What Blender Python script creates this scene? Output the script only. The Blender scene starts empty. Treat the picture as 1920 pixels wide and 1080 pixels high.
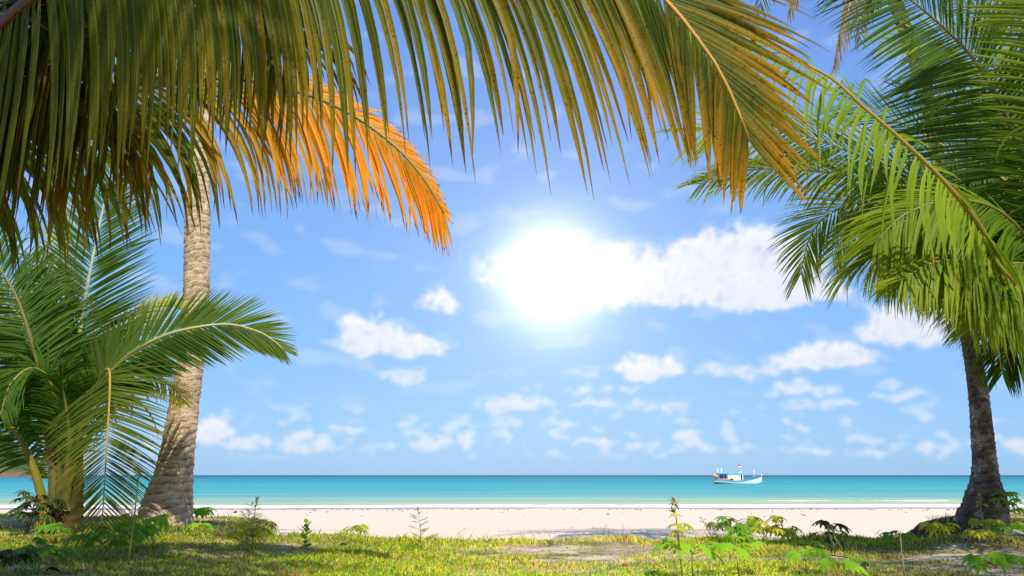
import bpy, math, random
import numpy as np
from mathutils import Vector, Matrix
R = math.radians
C = bpy.context.scene.collection
sc = bpy.context.scene
rng = np.random.default_rng(7)
random.seed(7)

# ---------------------------------------------------------------- camera
FPX, HC = 1387.0, 0.8
PITCH = math.atan(351 / FPX)
cam = bpy.data.cameras.new('camera'); camo = bpy.data.objects.new('camera', cam); C.objects.link(camo)
cam.sensor_width = 36; cam.lens = FPX / 1920 * 36; cam.clip_start = 0.05; cam.clip_end = 90000
camo.location = (0, 0, HC); camo.rotation_euler = (math.pi / 2 + PITCH, 0, 0)
sc.camera = camo
cp, sp = math.cos(PITCH), math.sin(PITCH)

def ray(px, py):
    u = (px - 960) / FPX; v = (540 - py) / FPX
    return np.array([u, cp - v * sp, sp + v * cp])
def P(px, py, D):
    """the world point D metres in front that the photo shows at px, py"""
    d = ray(px, py); d = d * (D / d[1])
    return np.array([d[0], d[1], HC + d[2]])
def ss(a, b, x):
    t = np.clip((x - a) / (b - a), 0, 1); return t * t * (3 - 2 * t)

# ---------------------------------------------------------------- tagging
def tag(o, label=None, cat=None, group=None, kind=None):
    if label: o['label'] = label
    if cat: o['category'] = cat
    if group: o['group'] = group
    if kind: o['kind'] = kind
    return o

def mesh_obj(name, V, F, mat, parent=None, smooth=True, cols=None, origin=None):
    """V (n,3), F list of faces (or an array of quads); cols (n,4) point colours"""
    V = np.asarray(V, dtype=np.float64)
    if origin is not None: V = V - np.asarray(origin)
    me = bpy.data.meshes.new(name)
    if isinstance(F, np.ndarray):
        k = F.shape[1]
        me.vertices.add(len(V)); me.vertices.foreach_set('co', V.astype(np.float32).ravel())
        me.loops.add(F.size); me.loops.foreach_set('vertex_index', F.astype(np.int32).ravel())
        me.polygons.add(len(F))
        me.polygons.foreach_set('loop_start', np.arange(0, F.size, k, dtype=np.int32))
        me.update(calc_edges=True)
    else:
        me.from_pydata([tuple(v) for v in V], [], F)
        me.update()
    me.validate()
    if smooth: me.polygons.foreach_set('use_smooth', [True] * len(me.polygons))
    if cols is not None:
        at = me.color_attributes.new('ld', 'FLOAT_COLOR', 'POINT')
        at.data.foreach_set('color', np.asarray(cols, dtype=np.float32).ravel())
    me.materials.append(mat)
    o = bpy.data.objects.new(name, me); C.objects.link(o)
    if origin is not None: o.location = tuple(origin)
    if parent is not None: o.parent = parent
    return o

def empty(name, loc):
    o = bpy.data.objects.new(name, None); C.objects.link(o)
    o.location = tuple(loc); o.empty_display_size = .2
    return o

class MB:
    def __init__(s): s.V = []; s.F = []; s.K = []
    def add(s, V, F, K=None):
        b = len(s.V); s.V += [tuple(v) for v in V]; s.F += [tuple(b + i for i in f) for f in F]
        s.K += ([tuple(k) for k in K] if K is not None else [(0, 0, .5, 0)] * len(V))
    def tube(s, pts, rad, n=6, k=None):
        pts = [np.asarray(p, float) for p in pts]; m = len(pts)
        if not hasattr(rad, '__len__'): rad = [rad] * m
        V = []; ref = np.array([.13, .21, .97])
        for i in range(m):
            t = pts[min(i + 1, m - 1)] - pts[max(i - 1, 0)]; t = t / (np.linalg.norm(t) + 1e-9)
            if abs(t @ ref) > .9: ref = np.array([.97, .13, .21])
            a = np.cross(t, ref); a /= np.linalg.norm(a); b = np.cross(t, a)
            for j in range(n):
                q = 2 * math.pi * j / n
                V.append(pts[i] + rad[i] * (math.cos(q) * a + math.sin(q) * b))
            ref = b if False else ref
        F = [(i * n + j, i * n + (j + 1) % n, (i + 1) * n + (j + 1) % n, (i + 1) * n + j) for i in range(m - 1) for j in range(n)]
        F += [tuple(range(n))[::-1], tuple((m - 1) * n + j for j in range(n))]
        s.add(V, F, [k or (0, 0, .5, 0)] * len(V))
    def box(s, x0, x1, y0, y1, z0, z1):
        s.add([(x, y, z) for x in (x0, x1) for y in (y0, y1) for z in (z0, z1)],
              [(0, 1, 3, 2), (4, 6, 7, 5), (0, 4, 5, 1), (2, 3, 7, 6), (0, 2, 6, 4), (1, 5, 7, 3)])
    def build(s, name, mat, parent=None, smooth=True, origin=None):
        return mesh_obj(name, s.V, s.F, mat, parent, smooth, s.K, origin)

# ---------------------------------------------------------------- node helpers
class NT:
    def __init__(s, tree): s.t = tree; s.n = tree.nodes; s.l = tree.links
    def new(s, ty, **kw):
        n = s.n.new(ty)
        for k, v in kw.items(): setattr(n, k, v)
        return n
    def put(s, sock, v):
        if isinstance(v, bpy.types.NodeSocket): s.l.new(v, sock)
        elif v is not None:
            if sock.type == 'RGBA' and len(v) == 3: v = (*v, 1)
            sock.default_value = v
    def math(s, op, a, b=None, c=None, clamp=False):
        n = s.new('ShaderNodeMath', operation=op, use_clamp=clamp)
        s.put(n.inputs[0], a); s.put(n.inputs[1], b); s.put(n.inputs[2], c)
        return n.outputs[0]
    def mix(s, f, a, b, mode='MIX'):
        n = s.new('ShaderNodeMix', data_type='RGBA', blend_type=mode)
        s.put(n.inputs[0], f); s.put(n.inputs[6], a); s.put(n.inputs[7], b)
        return n.outputs[2]
    def sstep(s, x, a, b, lo=0., hi=1.):
        n = s.new('ShaderNodeMapRange', interpolation_type='SMOOTHSTEP')
        s.put(n.inputs[0], x); s.put(n.inputs[1], a); s.put(n.inputs[2], b); s.put(n.inputs[3], lo); s.put(n.inputs[4], hi)
        return n.outputs[0]
    def noise(s, vec, scale, detail=4, rough=.55, dist=0):
        n = s.new('ShaderNodeTexNoise'); s.put(n.inputs['Vector'], vec)
        n.inputs['Scale'].default_value = scale; n.inputs['Detail'].default_value = detail
        n.inputs['Roughness'].default_value = rough; n.inputs['Distortion'].default_value = dist
        return n.outputs[0]
    def mapping(s, vec, scale=(1, 1, 1), loc=(0, 0, 0)):
        n = s.new('ShaderNodeMapping'); s.put(n.inputs[0], vec)
        n.inputs['Scale'].default_value = scale; n.inputs['Location'].default_value = loc
        return n.outputs[0]
    def ramp(s, x, stops, interp='LINEAR'):
        n = s.new('ShaderNodeValToRGB'); cr = n.color_ramp; cr.interpolation = interp
        while len(cr.elements) < len(stops): cr.elements.new(.5)
        for e, (p, c) in zip(cr.elements, stops): e.position = p; e.color = (*c, 1)
        s.put(n.inputs[0], x); return n.outputs[0]
    def bump(s, h, strength, dist):
        n = s.new('ShaderNodeBump'); n.inputs['Strength'].default_value = strength
        n.inputs['Distance'].default_value = dist; s.put(n.inputs['Height'], h); return n.outputs[0]

def new_mat(name):
    m = bpy.data.materials.new(name); m.use_nodes = True
    t = NT(m.node_tree); t.n.clear()
    out = t.new('ShaderNodeOutputMaterial'); return m, t, out
def principled(t, col, rough=.6, spec=.3, normal=None, metal=0):
    b = t.new('ShaderNodeBsdfPrincipled'); t.put(b.inputs['Base Color'], col); t.put(b.inputs['Roughness'], rough)
    b.inputs['Specular IOR Level'].default_value = spec; b.inputs['Metallic'].default_value = metal
    if normal is not None: t.put(b.inputs['Normal'], normal)
    return b
def simple_mat(name, col, rough=.5, spec=.3, var=.25, scale=6):
    m, t, out = new_mat(name)
    tc = t.new('ShaderNodeTexCoord').outputs['Object']
    nz = t.noise(tc, scale, 5)
    c = t.mix(nz, tuple(x * (1 - var) for x in col), tuple(min(1, x * (1 + var)) for x in col))
    b = principled(t, c, rough, spec, t.bump(nz, .2, .02)); t.l.new(b.outputs[0], out.inputs[0]); return m

def leaf_mat(name, dark, light, end=None, e0=.4, e1=.8, tip=.9, spots=0., transl=.42, endbias=0., streak=.5, tipcol=(.16, .075, .025), rough=.42):
    m, t, out = new_mat(name)
    at = t.new('ShaderNodeAttribute', attribute_name='ld')
    sep = t.new('ShaderNodeSeparateColor'); t.l.new(at.outputs['Color'], sep.inputs[0])
    ft, s, rd = sep.outputs; ac = at.outputs['Alpha']
    tc = t.new('ShaderNodeTexCoord').outputs['Object']
    n1 = t.noise(tc, 3.5, 3); n2 = t.noise(tc, 26, 4)
    f = t.math('ADD', t.math('MULTIPLY', rd, .65), t.math('MULTIPLY', n1, .5))
    f = t.math('SUBTRACT', f, .1, clamp=True)
    c = t.mix(f, dark, light)
    if end:
        e = t.math('ADD', t.sstep(ft, e0, e1), t.math('MULTIPLY', t.math('SUBTRACT', t.math('ADD', n2, rd), 1.0), .55))
        e = t.math('ADD', e, t.math('MULTIPLY', t.math('SUBTRACT', s, .5), endbias), clamp=True)
        e = t.math('MULTIPLY', e, t.sstep(ft, e0 - .2, e0 + .1))
        c = t.mix(e, c, end)
    # lengthwise streaks and a paler midrib
    st = t.noise(t.mapping(at.outputs['Vector'], (1, .6, 60)), 9, 2)
    c = t.mix(t.math('MULTIPLY', t.sstep(st, .35, .75), streak), c, t.mix(.5, c, (.32, .26, .04)))
    c = t.mix(t.sstep(ac, .0, .22, .45, 0.), c, (.38, .40, .10))
    if spots:
        sp_ = t.noise(tc, 75, 3, .7)
        pt = t.noise(tc, 7, 2)
        k = t.math('MULTIPLY', t.sstep(sp_, .55, .64), t.sstep(pt, .33, .58))
        c = t.mix(t.math('MULTIPLY', k, spots), c, (.10, .035, .012))
    tp = t.math('ADD', s, t.math('MULTIPLY', t.math('SUBTRACT', t.math('ADD', n2, rd), 1.), .12))
    c = t.mix(t.sstep(tp, tip, tip + .07), c, tipcol)
    b = principled(t, c, rough, .12)
    tr = t.new('ShaderNodeBsdfTranslucent')
    t.l.new(t.mix(.85, c, t.mix(1., c, (1.9, 1.75, .75), 'MULTIPLY')), tr.inputs[0])
    mx = t.new('ShaderNodeMixShader'); mx.inputs[0].default_value = transl
    t.l.new(b.outputs[0], mx.inputs[1]); t.l.new(tr.outputs[0], mx.inputs[2]); t.l.new(mx.outputs[0], out.inputs[0])
    return m

def rachis_mat(name, c0, c1, end=None):
    m, t, out = new_mat(name)
    at = t.new('ShaderNodeAttribute', attribute_name='ld')
    sep = t.new('ShaderNodeSeparateColor'); t.l.new(at.outputs['Color'], sep.inputs[0])
    tc = t.new('ShaderNodeTexCoord').outputs['Object']
    n = t.noise(tc, 14, 4)
    c = t.mix(n, c0, c1)
    if end: c = t.mix(t.sstep(sep.outputs[0], .4, .8), c, end)
    c = t.mix(t.sstep(n, .62, .72, 0., .5), c, (.10, .05, .02))
    b = principled(t, c, .45, .4); t.l.new(b.outputs[0], out.inputs[0]); return m

def trunk_mat(name, a, b_, crev, patch, pamt, scale=1.):
    m, t, out = new_mat(name)
    at = t.new('ShaderNodeAttribute', attribute_name='ld')
    sep = t.new('ShaderNodeSeparateColor'); t.l.new(at.outputs['Color'], sep.inputs[0])
    tc = t.new('ShaderNodeTexCoord').outputs['Object']
    v = t.mapping(tc, (1, 1, .45))
    n1 = t.noise(v, 9 * scale, 6, .65); n2 = t.noise(tc, 45 * scale, 5, .7); n3 = t.noise(tc, 3.2, 3)
    fib = t.noise(t.mapping(tc, (1, 1, .12)), 60, 4, .6)
    c = t.mix(t.sstep(n1, .3, .7), a, b_)
    c = t.mix(t.math('MULTIPLY', t.sstep(n2, .52, .66), .75), c, crev)
    c = t.mix(t.math('MULTIPLY', t.sstep(fib, .55, .7), .4), c, crev)
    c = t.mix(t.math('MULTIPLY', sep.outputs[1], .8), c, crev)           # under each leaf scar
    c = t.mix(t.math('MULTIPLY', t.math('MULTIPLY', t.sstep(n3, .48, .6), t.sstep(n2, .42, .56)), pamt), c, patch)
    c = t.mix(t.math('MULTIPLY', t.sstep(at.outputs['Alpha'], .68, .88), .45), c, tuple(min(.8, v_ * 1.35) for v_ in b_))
    h = t.math('ADD', t.math('MULTIPLY', n1, .5), t.math('ADD', t.math('MULTIPLY', n2, .6), t.math('MULTIPLY', fib, .3)))
    b = principled(t, c, .9, .15, t.bump(h, .9, .03)); t.l.new(b.outputs[0], out.inputs[0]); return m

# ---------------------------------------------------------------- splines, palms
def spline(pts, n):
    p = np.array(pts, float); m = len(p)
    q = np.vstack([2 * p[0] - p[1], p, 2 * p[-1] - p[-2]])
    out = []
    for i in range(m - 1):
        p0, p1, p2, p3 = q[i:i + 4]
        for k in range(24):
            t = k / 24
            out.append(.5 * ((2 * p1) + (-p0 + p2) * t + (2 * p0 - 5 * p1 + 4 * p2 - p3) * t * t + (-p0 + 3 * p1 - 3 * p2 + p3) * t ** 3))
    out.append(p[-1]); out = np.array(out)
    L = np.concatenate([[0], np.cumsum(np.linalg.norm(np.diff(out[:, :3], axis=0), axis=1))])
    u = np.linspace(0, L[-1], n)
    return np.stack([np.interp(u, L, out[:, j]) for j in range(p.shape[1])], 1), L[-1]
def nrm(a): return a / (np.linalg.norm(a, axis=-1, keepdims=True) + 1e-9)

def frond(palm, pts, mat, rmat, L=.9, W=.04, n=95, a0=78, a1=28, g=.8, g1=None, up=(0, 0, 1), roll=0., t0=.16, va=0,
          side=(1, 1), sva=(0, 0), r0=.035, r1=.004, seed=0, broken=.05, miss=.02, jit=.08, segs=7, lend=.3, name='frond', label=None,
          bias=(0, 0, 0), wend=.5, lbase=.55, pixels=True, hang=0., lpeak=.32, twist=.3, pf=None, gvar=(.6, 1.5), lenv=(.9, 1.06)):
    r = np.random.default_rng(seed + 100)
    p3 = [P(*p) for p in pts] if pixels else [np.array(p, float) for p in pts]
    S, LEN = spline(p3, 60); fix = up != (0, 0, 1)
    org = S[0].copy()
    T = nrm(np.gradient(S, axis=0))
    N = np.zeros_like(S); v = np.array(up, float)
    for i in range(len(S)):
        if fix: v = np.array(up, float)
        v = v - (v @ T[i]) * T[i]; v = v / (np.linalg.norm(v) + 1e-9); N[i] = v
    if roll:
        B = np.cross(T, N); an = np.linspace(0, R(roll), len(S))[:, None]
        N = N * np.cos(an) + B * np.sin(an)
    B = np.cross(T, N)
    # midrib: flattened tube, wider at the base
    k = 7; mb = MB(); V = []; K = []
    for i in range(len(S)):
        t = i / (len(S) - 1); rr = r0 * (1 - t) ** 1.1 + r1; fl = 1.0 + 1.0 * max(0, .12 - t) / .12
        for j in range(k):
            q = 2 * math.pi * j / k
            V.append(S[i] + rr * (math.cos(q) * B[i] * fl + math.sin(q) * N[i] * .75)); K.append((t, .5, .5, 1))
    F = [(i * k + j, i * k + (j + 1) % k, (i + 1) * k + (j + 1) % k, (i + 1) * k + j) for i in range(len(S) - 1) for j in range(k)]
    F += [tuple(range(k)), tuple((len(S) - 1) * k + j for j in range(k))]
    ro = mesh_obj(name, V, F, rmat, None, True, K, org)
    ro.parent = palm; ro.location = tuple(org - np.array(palm.location))
    if label: ro['label'] = label
    # leaflets
    allV = []; allF = []; allK = []; base = 0
    for sd in (0, 1):
        sg = 1 if sd == 0 else -1
        t = np.linspace(t0, .995, n) + r.normal(0, .3 / n, n); t = np.clip(t, t0, .999)
        keep = r.random(n) > miss; t = t[keep]; m = len(t)
        x = t * (len(S) - 1)
        def at_(A): return np.stack([np.interp(x, np.arange(len(S)), A[:, j]) for j in range(3)], 1)
        p = at_(S); tt = nrm(at_(T)); nn = nrm(at_(N)); bb = np.cross(tt, nn) * sg
        tn = (t - t0) / (1 - t0)
        ang = R(a0) + (R(a1) - R(a0)) * tn ** 1.3 + r.normal(0, jit * .6, m)
        vv = R(va + sva[sd]) + r.normal(0, jit, m)
        d = nrm(tt * np.cos(ang)[:, None] + (bb * np.cos(vv)[:, None] + nn * np.sin(vv)[:, None]) * np.sin(ang)[:, None])
        if hang: hh_ = (hang * np.clip(1 - tn, 0, 1) ** .7)[:, None]; d = nrm(d * (1 - hh_) + np.array([0, 0, -1.]) * hh_)
        prof = np.where(tn < lpeak, lbase + (1 - lbase) * np.sin(tn / lpeak * math.pi / 2), lend + (1 - lend) * np.cos((tn - lpeak) / (1 - lpeak) * math.pi / 2) ** .8)
        if pf: prof = np.interp(tn, [a for a, b in pf], [b for a, b in pf])
        Ln = L * side[sd] * prof * r.uniform(*lenv, m)
        Wn = W * (wend + (1 - wend) * np.cos(np.clip(tn, 0, 1) * math.pi / 2)) * r.uniform(.75, 1.12, m)
        gg = (g + ((g if g1 is None else g1) - g) * tn) * r.uniform(*gvar, m)
        brk = r.random(m) < broken; bks = r.uniform(.15, .75, m)
        rnd = r.random(m); ex_ = r.uniform(1.5, 3.6, m); tw = r.normal(0, twist, m)
        w1 = nrm(tt - (np.sum(tt * d, 1)[:, None]) * d); w2 = np.cross(d, nn); w2 *= np.sign(np.sum(w1 * w2, 1))[:, None] + 1e-6
        w = nrm(w1 * .6 + nrm(w2) * .6)
        q = p + bb * (r0 * .5 * (1 - tn))[:, None]
        rows = []
        for i in range(segs + 1):
            s = i / segs
            w = nrm(w - np.sum(w * d, 1)[:, None] * d)
            c2 = np.cross(d, w)
            ww = nrm(w * np.cos(tw * s)[:, None] + c2 * np.sin(tw * s)[:, None])
            hw = Wn * .5 * np.clip(min(1, .35 + 3.2 * s) * (1 - s ** ex_) + .02, .02, 1)
            fold = np.cross(d, ww) * (hw * .38)[:, None]
            rows.append((q - ww * hw[:, None] + fold, q - fold * .3, q + ww * hw[:, None] + fold, s))
            step = Ln / segs
            kk = np.where(brk & (s > bks), 7., 1.)
            d = nrm(d + np.array([0, 0, -1.]) * (gg * step * (1 + 1.6 * s) * kk)[:, None] + np.array(bias) * (step)[:, None] + r.normal(0, jit * .35, (m, 3)))
            q = q + d * step[:, None]
        Vv = np.zeros((m, segs + 1, 3, 3)); Kk = np.zeros((m, segs + 1, 3, 4))
        for i, (a, b, c, s) in enumerate(rows):
            Vv[:, i, 0] = a; Vv[:, i, 1] = b; Vv[:, i, 2] = c
            Kk[:, i, :, 0] = t[:, None]; Kk[:, i, :, 1] = s; Kk[:, i, :, 2] = rnd[:, None]; Kk[:, i, 1, 3] = 0; Kk[:, i, 0, 3] = 1; Kk[:, i, 2, 3] = 1
        idx = np.arange(m)[:, None, None] * (segs + 1) * 3 + np.arange(segs)[None, :, None] * 3 + np.arange(2)[None, None, :]
        Fq = np.stack([idx, idx + 1, idx + 4, idx + 3], -1).reshape(-1, 4) + base
        allV.append(Vv.reshape(-1, 3)); allK.append(Kk.reshape(-1, 4)); allF.append(Fq); base += m * (segs + 1) * 3
    mesh_obj('leaflets', np.vstack(allV) - org, np.vstack(allF), mat, ro, True, np.vstack(allK))
    return ro

def trunk(palm, pts, mat, pixels=True, step=.03, n=28, seed=0, scar=.10, relief=.035, name='trunk'):
    """pts: (px, py, width px, D), or world x,y,z,radius"""
    r = np.random.default_rng(seed)
    q = []
    for p in pts:
        if pixels:
            w = P(p[0], p[1], p[3]); dist = (w - np.array([0, 0, HC])) @ np.array([0, cp, sp])
            q.append([*w, p[2] / FPX * dist * .5])
        else: q.append(p)
    S, LEN = spline(q, 2); S, LEN = spline(q, int(LEN / step))
    m = len(S); V = np.zeros((m, n, 3)); K = np.zeros((m, n, 4))
    th = np.arange(n) / n * 2 * math.pi
    ph1, ph2 = r.uniform(0, 6, 2)
    # leaf scars: a stepped ledge every ~scar metres, each tilted and uneven
    z = 0; marks = []
    while z < LEN: marks.append((z, r.uniform(-.35, .35), r.uniform(0, 6.28), r.uniform(.5, 1.3))); z += scar * r.uniform(.7, 1.35)
    mz = np.array([k_[0] for k_ in marks])
    for i in range(m):
        T = S[min(i + 1, m - 1), :3] - S[max(i - 1, 0), :3]; T /= np.linalg.norm(T)
        a = np.cross(T, [0, 1, 0]); a /= np.linalg.norm(a); b = np.cross(T, a)
        rad = S[i, 3]; h = i / (m - 1) * LEN
        hh = h + .18 * rad * np.sin(th + ph1 + h * .3) + .05 * rad * np.sin(th * 3 + h * 7) + .02 * rad * np.sin(th * 7 + h * 23)
        j = np.clip(np.searchsorted(mz, hh) - 1, 0, len(mz) - 1); nx = np.minimum(j + 1, len(mz) - 1)
        f = np.clip((hh - mz[j]) / np.maximum(mz[nx] - mz[j], .02), 0, 1)
        amp = np.array([k_[3] for k_ in marks])[j]
        led = np.exp(-((f - .9) / .12) ** 2) * amp
        rr = rad * (1 + relief * 1.0 * led - relief * .6 * np.exp(-((f - .08) / .1) ** 2) + .018 * np.sin(th * 5 + ph2 + h * 2) + .012 * np.sin(th * 11 + h * 9) + r.normal(0, .008, n))
        V[i] = S[i, :3] + rr[:, None] * (np.cos(th)[:, None] * a + np.sin(th)[:, None] * b)
        K[i, :, 0] = i / m; K[i, :, 1] = np.clip(np.exp(-((f - .06) / .13) ** 2) * amp, 0, 1); K[i, :, 2] = .5; K[i, :, 3] = f
    idx = np.arange(m - 1)[:, None] * n + np.arange(n)[None]; nxt = np.arange(m - 1)[:, None] * n + (np.arange(n)[None] + 1) % n
    F = np.stack([idx, nxt, nxt + n, idx + n], -1).reshape(-1, 4)
    return mesh_obj(name, V.reshape(-1, 3) - np.array(palm.location), F, mat, palm, True, K.reshape(-1, 4))

# ---------------------------------------------------------------- terrain
SEA = -1.4
def shore(x):
    return 54.0 + .9 * np.sin(x * .055 + .6) + .5 * np.sin(x * .17 + 2) + .12 * np.sin(x * .8)
def edge(x):
    return (9.35 + 3.0 * ss(-2.7, -4.0, x) + 3.4 * ss(5.1, 7.1, x) + .18 * np.sin(x * 2.1) + .12 * np.sin(x * 5.3 + 1) - .25 * np.exp(-((x - 1.9) / .8) ** 2))
def zt(x, y):
    x = np.asarray(x, float); y = np.asarray(y, float)
    lawn = .01 + .02 * np.sin(x * 1.7 + y * .6) + .012 * np.sin(x * 4.3 - y * 3.1)
    lawn = lawn + .10 * ss(-2.2, -4.6, x) * ss(6.5, 9.5, y) + .04 * np.exp(-((x + 4.75) ** 2 + (y - 10.5) ** 2) / .8)
    lawn = lawn + .19 * np.exp(-(((x - 6.8) / 1.0) ** 2 + ((y - 10.6) / 1.3) ** 2)) + .12 * ss(6.6, 8.4, x) * ss(8, 10.5, y)
    lawn = lawn + .05 * np.exp(-((y - edge(x) + .7) / .5) ** 2)
    lawn = np.where(np.abs(x) > 40, lawn * 1., lawn)
    yy = np.maximum(y, 12.)
    sand = -.4 - (yy - 12) * (1.0 / 42) - .03 * np.sin(y * .9) * np.exp(-((y - 20) / 9) ** 2) + .01 * np.sin(x * .9 + y * .5)
    sand = sand - (54 - shore(x)) * .0238 * ss(35, 50, y)
    sand = np.where(y > 54, -1.4 - (y - 54) * .03, sand); sand = np.maximum(sand, -8)
    k = ss(edge(x) - .1, edge(x) + 1.5, y)
    return lawn * (1 - k) + sand * k
def G(px, py):
    """where the photo's ray meets the ground"""
    d = ray(px, py); d = d / d[1]
    for D in np.arange(3, 60, .01):
        z = HC + d[2] * D
        if z <= zt(d[0] * D, D): return np.array([d[0] * D, D, float(zt(d[0] * D, D))])
    return np.array([d[0] * 10, 10, 0.])

def axis(parts):
    out = []
    for a, b, s in parts: out.append(np.arange(a, b, s))
    return np.unique(np.concatenate(out + [[parts[-1][1]]]).round(4))
def grid(xs, ys, zf):
    X, Y = np.meshgrid(xs, ys); Z = zf(X, Y)
    V = np.stack([X, Y, Z], -1).reshape(-1, 3); nx, ny = len(xs), len(ys)
    i = (np.arange(ny - 1)[:, None] * nx + np.arange(nx - 1)[None])
    F = np.stack([i, i + 1, i + nx + 1, i + nx], -1).reshape(-1, 4)
    return V, F
xs = axis([(-6000, -400, 700), (-400, -60, 30), (-60, -12, 1.5), (-12, 12, .08), (12, 60, 1.5), (60, 400, 30), (400, 6000, 700)])
ys = axis([(-6000, -400, 700), (-400, -20, 40), (-20, 4, 1.5), (4, 14, .08), (14, 44, .6), (44, 60, .3), (60, 400, 20), (400, 6000, 800)])
V, F = grid(xs, ys, zt)
rh = ss(4.4, 5.2, V[:, 0]) * ss(9.5, 7.6, V[:, 0]) * 1.1
lawnk = 1 - ss(edge(V[:, 0]) - .05 + rh, edge(V[:, 0]) + .35 + rh, V[:, 1])
d_sh = shore(V[:, 0]) - V[:, 1]
wet = ss(7.2, 5.8, d_sh + .5 * np.sin(V[:, 0] * .3))
m, t, out = new_mat('ground')
at = t.new('ShaderNodeAttribute', attribute_name='ld'); sep = t.new('ShaderNodeSeparateColor'); t.l.new(at.outputs['Color'], sep.inputs[0])
pos = t.new('ShaderNodeNewGeometry').outputs['Position']
n1 = t.noise(pos, 1.1, 5); n2 = t.noise(pos, 9, 5, .65); n3 = t.noise(pos, 60, 3, .6)
sand = t.mix(n2, (.66, .535, .39), (.72, .60, .44))
streak = t.noise(t.mapping(pos, (.15, 1, 1)), 1.6, 5, .6)
sand = t.mix(t.sstep(streak, .50, .68, 0, .3), sand, (.56, .45, .33))
sand = t.mix(t.sstep(n3, .68, .74, 0, .4), sand, (.35, .28, .2))
wetc = t.mix(n2, (.30, .26, .24), (.36, .31, .28))
sand = t.mix(sep.outputs[1], sand, wetc)
soil = t.mix(t.sstep(n1, .38, .6), (.13, .13, .025), (.34, .25, .15))
soil = t.mix(t.sstep(n2, .5, .7, 0, .8), soil, (.42, .34, .22))
soil = t.mix(t.sstep(n3, .55, .7, 0, .7), soil, (.09, .06, .03))
sepx = t.new('ShaderNodeSeparateXYZ'); t.l.new(pos, sepx.inputs[0])
bare = t.math('MULTIPLY', t.sstep(t.noise(t.mapping(pos, (1, 2.2, 1), (3, 0, 0)), 1.6, 6, .7), .46, .6), .9)
soil = t.mix(bare, soil, t.mix(n2, (.50, .41, .29), (.68, .57, .42)))
col = t.mix(sep.outputs[0], sand, soil)
rg = t.math('SUBTRACT', .9, t.math('MULTIPLY', sep.outputs[1], .45))
b = principled(t, col, rg, .2, t.bump(t.math('ADD', n3, t.math('MULTIPLY', n2, 2)), .5, .012)); t.l.new(b.outputs[0], out.inputs[0])
tag(mesh_obj('ground', V, F, m, None, True, np.stack([lawnk, wet, 0 * wet, 0 * wet + 1], 1)), kind='structure')

# ---------------------------------------------------------------- sea
xs = axis([(-40000, -2000, 4000), (-2000, -100, 100), (-100, 100, .5), (100, 2000, 100), (2000, 40000, 4000)])
ys = axis([(49, 62, .16), (62, 140, 1.), (140, 600, 20), (600, 4000, 400), (4000, 60000, 8000)])
def zsea(X, Y):
    e = Y - shore(X)
    near = np.exp(-((np.abs(X)) / 90) ** 4)
    br = (.10 * np.exp(-((e - 2.2 - .5 * np.sin(X * .11)) / .5) ** 2) + .22 * np.exp(-((e - 8.5 - 1.0 * np.sin(X * .07)) / 1.1) ** 2) * (.35 + .65 * ss(12, 26, X))
          + .10 * np.exp(-((e - 17) / 2.0) ** 2) + .05 * np.sin(Y * .55 + X * .02) * ss(6, 20, e) * ss(140, 60, Y))
    return SEA + br * near + .015 * ss(2, -2, e)
V, F = grid(xs, ys, zsea)
e = V[:, 1] - shore(V[:, 0]); X = V[:, 0]
foam = ss(-.9, -.2, e) * ss(3.6, 2.1, e + .5 * np.sin(X * .21 + 1) + .3 * np.sin(X * .9))
foam = np.maximum(foam, np.exp(-((e - 8.3 - 1.0 * np.sin(X * .07)) / .55) ** 2) * ss(14, 24, X) * (.75 + .25 * np.sin(X * .6)))
foam = np.maximum(foam, .62 * np.exp(-((e - 4.6 - .6 * np.sin(X * .13)) / .4) ** 2) * (.5 + .5 * np.sin(X * .23)))
m, t, out = new_mat('sea_water')
at = t.new('ShaderNodeAttribute', attribute_name='ld'); sep = t.new('ShaderNodeSeparateColor'); t.l.new(at.outputs['Color'], sep.inputs[0])
pos = t.new('ShaderNodeNewGeometry').outputs['Position']
sx = t.new('ShaderNodeSeparateXYZ'); t.l.new(pos, sx.inputs[0])
# colour follows the depth of the water over the sand
wob = t.noise(t.mapping(pos, (.006, .03, 1)), 1, 5, .6)
ly = t.math('LOGARITHM', t.math('MAXIMUM', t.math('SUBTRACT', sx.outputs[1], 46), 1), 10)
ly = t.math('ADD', ly, t.math('MULTIPLY', t.math('SUBTRACT', wob, .5), .35))
ly = t.math('DIVIDE', ly, 4.2)
col = t.ramp(ly, [(.20, (.46, .48, .32)), (.275, (.42, .50, .31)), (.335, (.26, .46, .34)), (.40, (.12, .40, .37)), (.50, (.05, .36, .37)), (.62, (.03, .25, .31)), (.78, (.018, .115, .17)), (1., (.012, .07, .14))])
st = t.noise(t.mapping(pos, (.02, .16, 1)), 1, 6, .65)
st2 = t.noise(t.mapping(pos, (.5, 1.6, 1)), 1, 5, .6)
col = t.mix(t.sstep(st, .40, .64, 0, .7), col, t.mix(1., col, (.55, .75, .9), 'MULTIPLY'))
col = t.mix(t.sstep(st2, .5, .75, 0, .22), col, t.mix(.4, col, (.45, .62, .60)))
fn = t.noise(t.mapping(pos, (.8, 1.3, 1)), 1.6, 6, .7)
fm = t.sstep(t.math('ADD', sep.outputs[0], t.math('MULTIPLY', t.math('SUBTRACT', fn, .5), .9)), .42, .62)
col = t.mix(fm, col, (.88, .88, .86))
h = t.math('ADD', t.noise(t.mapping(pos, (.35, .9, 1)), 1, 6, .6), t.math('MULTIPLY', t.noise(t.mapping(pos, (2, 5, 1)), 1, 4), .25))
bn = t.bump(h, .9, .5); df = t.new('ShaderNodeBsdfDiffuse'); t.put(df.inputs[0], col); t.l.new(bn, df.inputs['Normal'])
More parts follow.
